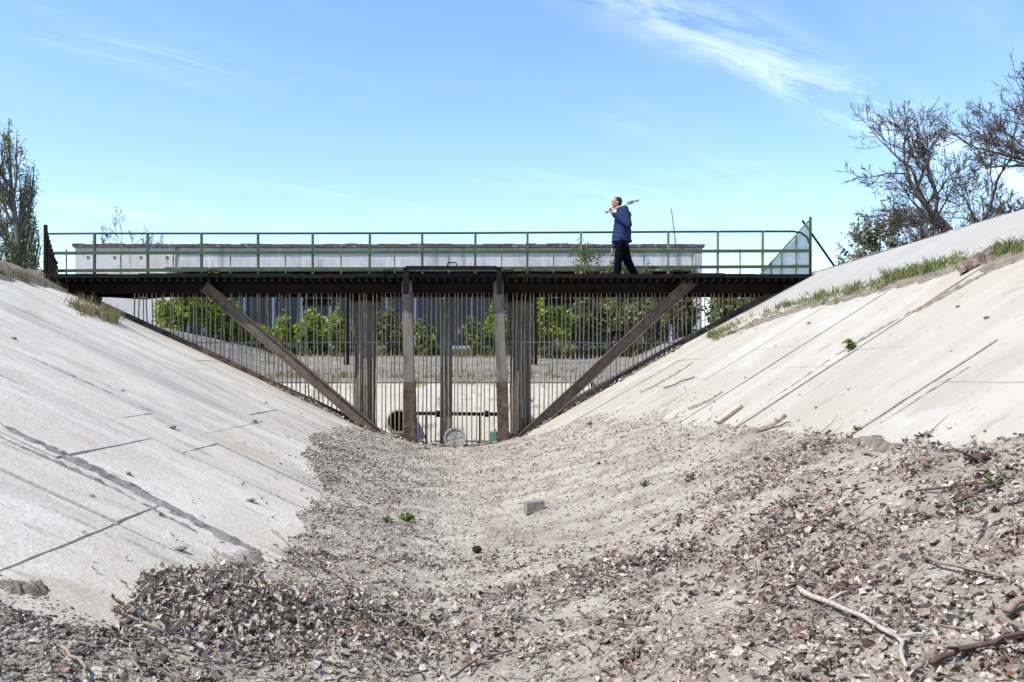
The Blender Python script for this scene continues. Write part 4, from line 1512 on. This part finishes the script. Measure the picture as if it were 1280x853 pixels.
# twigs and fallen branches, each a thing
def stick(pix, r0, r1, m, label, name='fallen_branch', forks=(), lift=.03, wob=.009, group=None):
    pts = []
    ctl = [ray(*p) for p in pix]
    for a_, b_ in zip(ctl[:-1], ctl[1:]):
        k = max(3, int((b_ - a_).length / .09))
        for t in np.linspace(0, 1, k, endpoint=False):
            p = a_.lerp(b_, t)
            p.x += random.gauss(0, wob)
            p.y += random.gauss(0, wob)
            pts.append(p)
    pts.append(ctl[-1].copy())
    zs = [float(surfz(p.x, p.y)) for p in pts]
    zs = np.convolve(np.pad(zs, 2, mode='edge'), np.ones(5) / 5, 'valid')
    for p, z in zip(pts, zs):
        p.z = z + lift + r0 * .5
    n = len(pts)
    rad = [(r0 + (r1 - r0) * i / (n - 1)) * random.uniform(.86, 1.14) for i in range(n)]
    if not forks:
        o = MB().tube(pts, rad, 7).build(name, m, smooth=True)
        return tag(o, label, 'branch' if r0 > .009 else 'twig', group)
    root = empty(name, pts[0], label, 'branch', group)
    MB().tube(pts, rad, 7).build('stem', m, root, smooth=True)
    for (t, dx, dy, dz, L) in forks:
        p = pts[int(t * (n - 1))]
        q = p + Vector((dx, dy, dz)) * L * .5 + Vector((random.gauss(0, .02), 0, .01))
        e = p + Vector((dx, dy, dz)) * L
        MB().tube([p, q, e], [r0 * .6, r0 * .5, r0 * .25], 5).build('side_twig', m, root, smooth=True)
    return root


stick([(994, 745), (1045, 768), (1092, 790), (1128, 816), (1133, 848)], .0135, .008, M_palewood, 'long pale fallen branch bent at its lower end, right foreground',
      forks=[(.3, .6, .3, .15, .25), (.75, .8, -.3, .1, .22)])
stick([(1166, 840), (1200, 822), (1240, 815), (1290, 798)], .012, .008, M_reddark, 'dark reddish branch curving into the lower right corner', forks=[(.4, -.5, -.5, .1, .2)])
stick([(1152, 706), (1190, 720), (1252, 730)], .010, .007, M_twig, 'thin pale twig above the dark reddish branch')
stick([(1256, 778), (1270, 768), (1290, 755)], .019, .014, M_twig, 'short pale branch stub at the right edge')
stick([(1160, 797), (1218, 797)], .007, .006, M_twig, 'straight pale straw twig lying level, right foreground')
stick([(1045, 748), (1080, 742), (1102, 733)], .008, .006, M_reddark, 'short dark twig just above the long pale branch')
stick([(1143, 624), (1190, 614), (1230, 612)], .007, .005, M_reddark, 'thin dark twig pointing right below the right bank edge')
stick([(1193, 639), (1220, 622), (1252, 606)], .010, .007, M_reddark, 'dark bent twig with a green sprout, right of centre')
stick([(340, 665), (380, 700), (440, 735), (500, 775), (560, 800)], .006, .004, M_twig, 'long thin pale stem lying across the left drift')
stick([(470, 700), (520, 722)], .006, .005, M_twig, 'thin pale stalk between the pile and the silt')
stick([(150, 770), (205, 800)], .008, .005, M_twig, 'pale straight stick at the lower left edge of the pile')
stick([(185, 745), (195, 775), (205, 800)], .010, .008, M_twig, 'pale bent stalk standing out of the leaf pile')
stick([(80, 815), (100, 838), (108, 860)], .009, .007, M_twig, 'pale curved stick on dark gravel in the lower left corner')
stick([(395, 790), (440, 775), (520, 810)], .008, .005, M_reddark, 'dark bent twig right of the leaf pile')
stick([(565, 858), (600, 832), (640, 818)], .008, .005, M_reddark, 'dark red twig near the bottom centre')
stick([(480, 795), (520, 820), (555, 850)], .006, .004, M_twig, 'thin grey stalk at the bottom left of centre')
stick([(720, 800), (735, 818)], .006, .005, M_twig, 'short pale straw at the bottom right of centre')
stick([(640, 832), (690, 818), (712, 813)], .006, .004, M_twig, 'fine pale twig at the bottom centre')
stick([(945, 548), (975, 535), (988, 531)], .010, .006, M_reddark, 'dark twig on the lower edge of the right slabs')
stick([(830, 489), (868, 473)], .012, .008, M_reddark, 'dark straight stick lying on the right slabs near the rack')
stick([(990, 675), (1040, 640), (1052, 612)], .006, .004, M_twig, 'fine grey twig in the right litter')

# many tiny stems, uncountable
mb = MB()
for k in range(2400):
    x, y = random.uniform(-2.6, 3.6), 4.0 + 6 * random.random() ** 1.5
    z, bk = float(bedz(x, y)), float(zl(x, y) if x < 0 else zr(x, y))
    if z < bk or random.random() > float(litter_density(x, y)) * .9:
        continue
    a = random.uniform(0, 6.28)
    L = random.uniform(.06, .28)
    d = Vector((math.cos(a), math.sin(a), random.gauss(.05, .12))) * L
    p = Vector((x, y, z + .012))
    q = p + d * .5 + Vector((random.gauss(0, .012), random.gauss(0, .012), .012))
    e = p + d
    e.z = float(surfz(e.x, e.y)) + random.uniform(.005, .04)
    q.z = max(q.z, float(surfz(q.x, q.y)) + .008)
    mb.tube([p, q, e], [.0035, .003, .0018], 4, False)
tag(mb.build('stem_litter', M_twig, origin=(0, 0, 0)), 'fine dry stems scattered through the leaf litter', 'stems', kind='stuff')


# ------------------------------------------------------------------ small things on bed and banks
def rock(p, sx_, sy_, sz_, m, name, label, cat, seed=1, rotz=0.0, group=None, sink=.25):
    bm = bmesh.new()
    bmesh.ops.create_icosphere(bm, subdivisions=2, radius=1)
    r = random.Random(seed)
    for v in bm.verts:
        k = 1 + .28 * float(fbm(v.co.x * 1.6 + seed, v.co.y * 1.6 + v.co.z * 1.3, 2)) * 2
        v.co = Vector((v.co.x * sx_, v.co.y * sy_, v.co.z * sz_)) * k
    me = bpy.data.meshes.new(name)
    bm.to_mesh(me)
    bm.free()
    o = link_mesh(name, me, m, None, (p.x, p.y, p.z + sz_ * (1 - sink)))
    o.rotation_euler = (0, 0, rotz)
    return tag(o, label, cat, group)


p = ray(668, 640)
bk_ = MB().box((-.10, -.06, 0), (.10, .06, .125), .006).build('concrete_block', M_block, origin=(0, 0, 0), bevel=.008)
bk_.location = (p.x, p.y, float(bedz(p.x, p.y)) - .01)
bk_.rotation_euler = (R(3), R(-2), R(14))
tag(bk_, 'single grey concrete block lying on the silt in mid canal', 'block')
p = ray(596, 691)
bm = bmesh.new()
bmesh.ops.create_icosphere(bm, subdivisions=3, radius=.038)
for i, v in enumerate(bm.verts):
    v.co *= 1 + .16 * math.sin(v.co.z * 260) * math.cos(math.atan2(v.co.y, v.co.x) * 6)
me = bpy.data.meshes.new('pine_cone')
bm.to_mesh(me)
bm.free()
o = link_mesh('pine_cone', me, M_cone, None, (p.x, p.y, p.z + .03))
o.scale = (1.1, 1, .85)
tag(o, 'small round dark cone on the bare silt, centre', 'cone')

# drum lid leaning on the rack
c = P(568, 549, 18.78)
lid = empty('drum_lid', (c.x, c.y, c.z - .23), 'dusty round plastic drum lid leaning against the gate bars', 'lid')
MB().lathe(c + Vector((0, .1, 0)), (0.06, -1, .18), [(0, .225), (.09, .235), (.1, .235), (.1, .195), (.075, .185), (.075, .001)], 28).build('dish', M_plastic, lid, smooth=False)
d0 = Vector((.06, -1, .18)).normalized()
for a_ in range(3):
    s_ = d0.orthogonal().normalized()
    s_ = Matrix.Rotation(a_ * math.pi / 3 + .5, 3, d0) @ s_
    q = c + Vector((0, .1, 0)) + d0 * .078
    MB().beam(q - s_ * .175, q + s_ * .175, .012, .012, d0).build('rib', M_plastic, lid)
c = P(617, 546, 18.82)
can = empty('plastic_can', (c.x, c.y, c.z - .16), 'small teal plastic can standing by the right gate post', 'can')
MB().box((c.x - .085, c.y - .06, c.z - .16), (c.x + .085, c.y + .06, c.z + .12), .008).build('can_body', M_teal, can, bevel=.02)
MB().lathe(c + Vector((.03, 0, .12)), (0, 0, 1), [(0, .028), (.04, .028)], 10).build('can_neck', M_teal, can)

# planks, ledge and stones on the banks
a, b = ray(896, 533), ray(925, 512)
pl = MB().beam(a + Vector((0, 0, .05)), b + Vector((0, 0, .05)), .13, .035).build('broken_plank', M_plank)
tag(pl, 'pale broken plank at the foot of the right slabs', 'plank')
a, b = ray(852, 489), ray(838, 496)
a, b = ray(1200, 346), ray(1248, 318)
lg = MB()
n = 7
for i in range(n):
    p0, p1 = a.lerp(b, i / n), a.lerp(b, (i + 1) / n)
    lg.beam(p0 + Vector((0, random.uniform(-.02, .02), .07)), p1 + Vector((0, random.uniform(-.02, .02), .08)), .16, random.uniform(.1, .14))
lg = lg.build('concrete_ledge', M_ledge)
tag(lg, 'broken brown concrete ledge jutting from the grass on the right bank', 'ledge')
for k, (px, py, s_, lab) in enumerate((
        (214, 536, .07, 'pale stone on the left slabs above the dark cracks'), (313, 627, .055, 'dark stone near the right edge of the left slabs'),
        (318, 528, .07, 'flat dark stone high on the left slabs near the rack'), (161, 593, .035, 'small dark stone beside the long crack of the left slabs'),
        (114, 621, .03, 'tiny dark stone below the long crack of the left slabs'), (226, 688, .05, 'dark flat stone low on the left slabs near the leaf pile'),
        (153, 489, .03, 'tiny dark stone in the upper middle of the left slabs'), (17, 424, .05, 'dark stone at the left edge of the left slabs'),
        (358, 690, .06, 'rounded grey stone at the foot of the left slabs'), (1012, 405, .05, 'brown stone on the right slabs just below the grass'),
        (970, 433, .03, 'tiny dark stone on the right slabs left of the soil filled crack'), (1197, 384, .035, 'thin dark stone right of the soil filled crack'),
        (1233, 398, .035, 'dark sliver of stone high on the right slabs'), (1190, 440, .02, 'tiny dark pebble in the middle of the right slabs'))):
    p = ray(px, py)
    rock(p, s_ * .95, s_ * .65, s_ * .33, M_stone, 'stone', lab, 'stone', seed=k + 3, rotz=k * .7, group='loose stones on the banks')
p = ray(1231, 576)
rt = empty('root_clump', p, 'dark clump of torn roots at the lower edge of the right bank', 'roots')
rock(p + Vector((0, .05, 0)), .10, .07, .028, M_reddark, 'root_ball', None, None, 31)
bpy.data.objects['root_ball'].parent = rt
bpy.data.objects['root_ball'].location = (0, .05, .015)
for k in range(22):
    a_ = random.uniform(0, 6.28)
    r_ = random.uniform(.02, .12)
    q = p + Vector((math.cos(a_) * r_ * 1.3, math.sin(a_) * r_, .02))
    w1 = q + Vector((random.gauss(0, .05), random.gauss(0, .04), random.uniform(.01, .06)))
    w2 = w1 + Vector((random.gauss(0, .07), random.gauss(0, .05), random.uniform(-.05, .0)))
    MB().tube([q, q.lerp(w1, .6) + Vector((random.gauss(0, .015), 0, .01)), w1, w1.lerp(w2, .5), w2], [.006, .006, .005, .004, .002], 5).build('root', M_twig if k % 2 else M_reddark, rt, smooth=True)


# weeds: little plants of real leaves
def weed(px, py, s_, label, m=M_weed, nleaf=26, name='green_weed', tall=1.0):
    p = ray(px, py)
    root = empty(name, p, label, 'weed', 'small weeds in the canal')
    rn = np.random.default_rng(int(px * 3 + py))
    mb = MB()
    cen, dirs = [], []
    for k in range(7):
        a_ = rn.uniform(0, 6.28)
        e = p + Vector((math.cos(a_) * s_ * rn.uniform(.2, .9), math.sin(a_) * s_ * rn.uniform(.2, .9), s_ * tall * rn.uniform(.25, 1)))
        mb.tube([p, p.lerp(e, .5) + Vector((0, 0, s_ * .15)), e], [.004, .003, .002], 4, False)
        for j in range(max(4, nleaf // 4)):
            q = p.lerp(e, rn.uniform(.35, 1.05)) + Vector(rn.normal(0, s_ * .12, 3))
            cen.append(tuple(q))
    mb.build('stems', m, root)
    v, f = leaf_quads(np.array(cen), s_ * .27, rn, up=.7)
    v[:, 2] = np.maximum(v[:, 2], p.z + .004)
    link_mesh('leaves', np_mesh('leaves', v - np.array(p), f), m, root, p)


weed(508, 652, .10, 'leafy green weed pair, right plant, left of mid canal', nleaf=40)
weed(484, 652, .08, 'green weed at the edge of the left drift')
weed(745, 582, .09, 'narrow green weed on the silt right of centre', tall=.5)
weed(737, 532, .08, 'small green weed near the foot of the right brace')
weed(808, 608, .07, 'pale green weed in the middle of the right silt', M_leafolive)
weed(862, 602, .10, 'pale spiky weed on the right silt', M_leafolive, 20)
weed(958, 577, .05, 'tiny bright green weed under the right slabs')
weed(978, 636, .06, 'bright green sprout in the right litter')
weed(1067, 438, .12, 'bright green weed in the soil filled crack of the right slabs', nleaf=60)
weed(1072, 538, .07, 'low green weed in the seam at the foot of the right slabs', tall=.3)
weed(1243, 610, .07, 'green sprout beside the dark bent twig')
weed(541, 778, .04, 'tiny yellow green sprout in the foreground leaves')
weed(333, 505, .04, 'tiny green sprout at the top of the left silt')
weed(533, 562, .09, 'low green weed patch in front of the left gate post', tall=.25, nleaf=50)
weed(200, 645, .03, 'single green sprout in the dark crack of the left slabs')
weed(1035, 542, .06, 'small green weed on the lower right slabs', tall=.3)

# ------------------------------------------------------------------ the man
MX, MYY, MS = (778 - CX) / F * 19.3, 19.3, 57.0


def mp(px, py, y=0.0):
    return Vector(((px - 778) / MS, y, (345.3 - py) / MS))


def capsule(bm, a_, b_, ra, rb, seg=14, sy=1.0):
    """tapered capsule with closed ends; sy flattens it sideways (world y)"""
    a_, b_ = Vector(a_), Vector(b_)
    d = b_ - a_
    L = max(d.length, 1e-5)
    q = d.normalized().to_track_quat('Z', 'Y')
    rings = []
    for k in range(5):
        t = -math.pi / 2 + k * math.pi / 10
        rings.append((ra * math.sin(t), ra * math.cos(t)))
    for k in range(5):
        t = k * math.pi / 8
        rings.append((L + rb * math.sin(t), max(rb * math.cos(t), 1e-4)))
    vs = []
    for (z, r) in rings:
        row = []
        for i in range(seg):
            an = 2 * math.pi * i / seg
            p = q @ Vector((r * math.cos(an), r * math.sin(an), z)) + a_
            mid = a_.y + (b_.y - a_.y) * min(1, max(0, z / L))
            p.y = mid + (p.y - mid) * sy
            row.append(bm.verts.new(p))
        vs.append(row)
    for i in range(len(vs) - 1):
        for k in range(seg):
            bm.faces.new((vs[i][k], vs[i][(k + 1) % seg], vs[i + 1][(k + 1) % seg], vs[i + 1][k]))
    bm.faces.new(list(reversed(vs[0])))
    bm.faces.new(vs[-1])


def ellipsoid(bm, c, rx, ry, rz, rot=0.0):
    r = bmesh.ops.create_icosphere(bm, subdivisions=3, radius=1)
    M = Matrix.Translation(c) @ Matrix.Rotation(rot, 4, 'Y') @ Matrix.Diagonal((rx, ry, rz, 1))
    bmesh.ops.transform(bm, matrix=M, verts=r['verts'])


def remeshed(name, bm, voxel, smooth_it=4, wrinkle=0.0, wscale=14):
    me = bpy.data.meshes.new(name + '_raw')
    bm.to_mesh(me)
    bm.free()
    ob = bpy.data.objects.new('tmp', me)
    COL.objects.link(ob)
    md = ob.modifiers.new('r', 'REMESH')
    md.mode = 'VOXEL'
    md.voxel_size = voxel
    ms = ob.modifiers.new('s', 'SMOOTH')
    ms.iterations = smooth_it
    ms.factor = .5
    dg = bpy.context.evaluated_depsgraph_get()
    out = bpy.data.meshes.new_from_object(ob.evaluated_get(dg))
    out.name = name
    bpy.data.objects.remove(ob)
    bpy.data.meshes.remove(me)
    out.polygons.foreach_set('use_smooth', [True] * len(out.polygons))
    if wrinkle:
        co = np.empty(len(out.vertices) * 3, np.float32)
        no = np.empty(len(out.vertices) * 3, np.float32)
        out.vertices.foreach_get('co', co)
        out.vertices.foreach_get('normal', no)
        co, no = co.reshape(-1, 3), no.reshape(-1, 3)
        w = fbm(co[:, 0] * wscale * .6 + co[:, 1] * 9, co[:, 2] * wscale + co[:, 0] * 6, 3) * 2
        co += no * (wrinkle * w)[:, None]
        out.vertices.foreach_set('co', co.ravel())
        out.update()
    return out


M_skin = material('skin', [(0.36, 0.185, 0.125), ((0.30, 0.14, 0.095), 14, 0.45, 0.65)], rough=0.6, coords='obj')
M_jacket = material('blue_work_jacket', [(0.008, 0.019, 0.068), ((0.014, 0.032, 0.105), 6, 0.45, 0.65)], rough=0.85, bump=0.3, bump_scale=40, coords='obj')
M_trouser = material('black_trousers', [(0.004, 0.004, 0.006), ((0.006, 0.006, 0.008), 9, 0.5, 0.7)], rough=0.95, spec=0.05, coords='obj')
M_hair = material('dark_greying_hair', [(0.018, 0.015, 0.014), ((0.055, 0.05, 0.048), 60, 0.55, 0.7)], rough=0.8, bump=0.5, bump_scale=150, coords='obj')
M_shoe = material('dark_shoes', [(0.012, 0.011, 0.011)], rough=0.6, coords='obj')
M_eye = material('dark_eye', [(0.03, 0.02, 0.018)], rough=0.5, coords='obj')  # plain dark brown eyes

man = empty('person', (MX, MYY, DZ), 'man in blue work jacket and black trousers striding left along the footbridge, tool over shoulder', 'person')
HEAD = mp(771, 250.2)
SH_N, SH_F = mp(780, 260.5, -.185), mp(778, 261, .185)
EL_N, HA_N = mp(783.5, 280, -.26), mp(763.5, 264.5, -.175)
EL_F, HA_F = mp(777, 284, .27), mp(767.5, 306, .24)
bm = bmesh.new()
# head: skull, jaw, nose, brow, chin, ears, neck
ellipsoid(bm, HEAD + Vector((.012, 0, .035)), .098, .076, .092)
ellipsoid(bm, HEAD + Vector((-.030, 0, -.03)), .070, .060, .098)
ellipsoid(bm, HEAD + Vector((-.070, 0, -.093)), .030, .032, .028)
ellipsoid(bm, HEAD + Vector((-.082, 0, .034)), .022, .055, .014)
capsule(bm, HEAD + Vector((-.090, 0, .018)), HEAD + Vector((-.112, 0, -.022)), .009, .016)
ellipsoid(bm, HEAD + Vector((-.090, 0, -.055)), .018, .028, .008)
ellipsoid(bm, HEAD + Vector((-.090, 0, -.071)), .016, .026, .009)
for s_ in (-1, 1):
    ellipsoid(bm, HEAD + Vector((.012, s_ * .078, -.01)), .022, .010, .034)
    ellipsoid(bm, HEAD + Vector((-.055, s_ * .042, -.01)), .028, .024, .022)
capsule(bm, HEAD + Vector((.005, 0, -.06)), mp(777, 263), .058, .068)
# trunk and limbs under the clothes
capsule(bm, mp(778, 268), mp(777.5, 282), .14, .13, sy=1.2)
capsule(bm, mp(777.5, 282), mp(777.5, 297), .13, .14, sy=1.15)
for (s0, e0, h0) in ((SH_N, EL_N, HA_N), (SH_F, EL_F, HA_F)):
    capsule(bm, s0, e0, .058, .045)
    capsule(bm, e0, h0, .043, .029)
for (hp, kn, an) in ((mp(777, 300, -.09), mp(772.5, 322, -.09), mp(770.5, 341, -.09)), (mp(779, 300, .09), mp(784, 321, .09), mp(795, 339, .09))):
    capsule(bm, hp, kn, .085, .055)
    capsule(bm, kn, an, .055, .038)


def hand(bm, palm_a, palm_b, fdir, curl_axis, thumb, bend, sc_=1.0):
    """palm from wrist to knuckles, four bent fingers of unequal length, thumb off the side"""
    palm_a, palm_b = Vector(palm_a), Vector(palm_b)
    d = (palm_b - palm_a).normalized()
    side = Vector(curl_axis).normalized()
    for k in (-1, -.33, .33, 1):
        capsule(bm, palm_a + side * .010 * k, palm_b + side * .027 * k, .016, .014, 8)
    for k, L in zip((-1, -.33, .33, 1), (.068, .082, .086, .076)):
        p = palm_b + side * .027 * k
        dd = Vector(fdir).normalized()
        for s_ in range(3):
            e = p + dd * L * (.45, .32, .23)[s_]
            capsule(bm, p, e, .0105 - s_ * .001, .0098 - s_ * .001, 8)
            p = e
            dd = Matrix.Rotation(bend, 3, side) @ dd
    t = Vector(thumb).normalized()
    p = palm_a + d * .025 + side * .018
    e = p + t * .045
    capsule(bm, p, e, .015, .0125, 8)
    capsule(bm, e, e + (t + d * .8).normalized() * .035, .012, .0105, 8)


TA, TB = mp(757, 263.7, -.15), mp(793, 249.0, -.06)            # tool axis
tdir = (TB - TA).normalized()
grip = TA + tdir * .10
hand(bm, HA_N + Vector((.01, 0, -.02)), grip + Vector((-.005, -.035, -.005)), Vector((-.2, .45, .85)), tdir, Vector((-.1, .4, .7)), R(62))
hand(bm, HA_F + Vector((0, 0, .01)), HA_F + Vector((-.012, 0, -.075)), Vector((-.12, 0, -1)), Vector((.75, -.66, 0)), Vector((-.5, -.2, -.8)), R(22))
me = remeshed('body', bm, .0075, 3)
body = link_mesh('body', me, M_skin, man, (MX, MYY, DZ))
for s_ in (-1, 1):
    bm = bmesh.new()
    ellipsoid(bm, HEAD + Vector((-.0815, s_ * .033, .010)), .010, .013, .009)
    me = bpy.data.meshes.new('eye')
    bm.to_mesh(me)
    bm.free()
    link_mesh('eye', me, M_eye, body, (MX, MYY, DZ))
# hair: cap over the back and sides, receding in front
bm = bmesh.new()
ellipsoid(bm, HEAD + Vector((.028, 0, .040)), .095, .081, .094)
ellipsoid(bm, HEAD + Vector((.050, 0, -.010)), .062, .076, .075)
ellipsoid(bm, HEAD + Vector((.000, 0, .075)), .068, .06, .055)
me = remeshed('hair', bm, .008, 2, .004, 60)
link_mesh('hair', me, M_hair, man, (MX, MYY, DZ))
# jacket
bm = bmesh.new()
capsule(bm, mp(778.5, 262, 0), mp(778, 275, 0), .135, .185, sy=1.22)
capsule(bm, mp(778, 275, 0), mp(777.3, 288, 0), .185, .205, sy=1.08)
capsule(bm, mp(777.3, 288, 0), mp(777, 294, 0), .205, .215, sy=1.0)
ellipsoid(bm, mp(777, 298.5), .235, .205, .055)
ellipsoid(bm, mp(776, 260.5), .10, .11, .045, .35)
ellipsoid(bm, mp(783, 266), .11, .19, .12, .3)
for (s0, e0, h0) in ((SH_N, EL_N, HA_N), (SH_F, EL_F, HA_F)):
    capsule(bm, s0, e0, .090, .078)
    capsule(bm, e0, e0.lerp(h0, .84), .078, .056)
me = remeshed('jacket', bm, .011, 5, .014, 13)
jk = link_mesh('jacket', me, M_jacket, man, (MX, MYY, DZ))
# trousers
bm = bmesh.new()
ellipsoid(bm, mp(777.5, 297), .175, .165, .12)
capsule(bm, mp(776, 300, -.085), mp(772.5, 322, -.085), .13, .098)
capsule(bm, mp(772.5, 322, -.085), mp(770.5, 341, -.085), .098, .085)
capsule(bm, mp(779.5, 300, .085), mp(784.5, 321, .085), .13, .10)
capsule(bm, mp(784.5, 321, .085), mp(793.5, 338, .085), .10, .08)
me = remeshed('trousers', bm, .012, 4, .012, 12)
link_mesh('trousers', me, M_trouser, man, (MX, MYY, DZ))
# shoes
for (heel, toe, y) in ((mp(772.5, 343.2), mp(761, 343.4), -.085), (mp(798, 340), mp(788.5, 343.5), .085)):
    bm = bmesh.new()
    h, t = heel + Vector((0, y, .005)), toe + Vector((0, y, .0))
    capsule(bm, h, t, .042, .035, sy=1.0)
    ellipsoid(bm, h.lerp(t, .25) + Vector((0, 0, .035)), .075, .045, .045)
    me = remeshed('shoe', bm, .01, 3)
    link_mesh('shoe', me, M_shoe, man, (MX, MYY, DZ))

# the tool over his shoulder
off = Vector((MX, MYY, DZ))
tool = empty('hand_tool', off + TA, 'short pale wooden handled digging tool with dark steel head over the man\'s shoulder', 'tool')
hp_ = [TA + tdir * t + Vector((0, 0, .012 * math.sin(t * 7))) for t in np.linspace(0, .60, 9)]
MB().tube([off + p for p in hp_], [.016, .016, .015, .015, .016, .016, .017, .017, .017], 8).build('handle', M_wood, tool, smooth=True)
MB().tube([off + TA - tdir * .012, off + TA + tdir * .03], .019, 8).build('handle_cap', M_shoe, tool)
hd = TA + tdir * .585
perp = Vector((-tdir.z, 0, tdir.x)).normalized()
MB().tube([off + hd - tdir * .05, off + hd + tdir * .05], [.022, .030], 8).build('socket', M_steelgrey, tool, smooth=True)
mb = MB()
a = off + hd + tdir * .04
mb.tube([a - tdir * .12 + perp * .035, a - tdir * .03 + perp * .03, a + tdir * .05 + perp * .012, a + tdir * .16 - perp * .012], [.012, .016, .02, .008], 6)
mb.build('steel_pick', M_steelgrey, tool)
mb = MB()
for s_ in (-1, 0, 1):
    mb.tube([a + tdir * .03, a + tdir * .10 + Vector((0, s_ * .03, 0)) - perp * .01 * s_, a + tdir * .19 + Vector((0, s_ * .04, 0)) - perp * .03 * s_], [.014, .011, .004], 6)
mb.build('steel_tines', M_wood, tool)
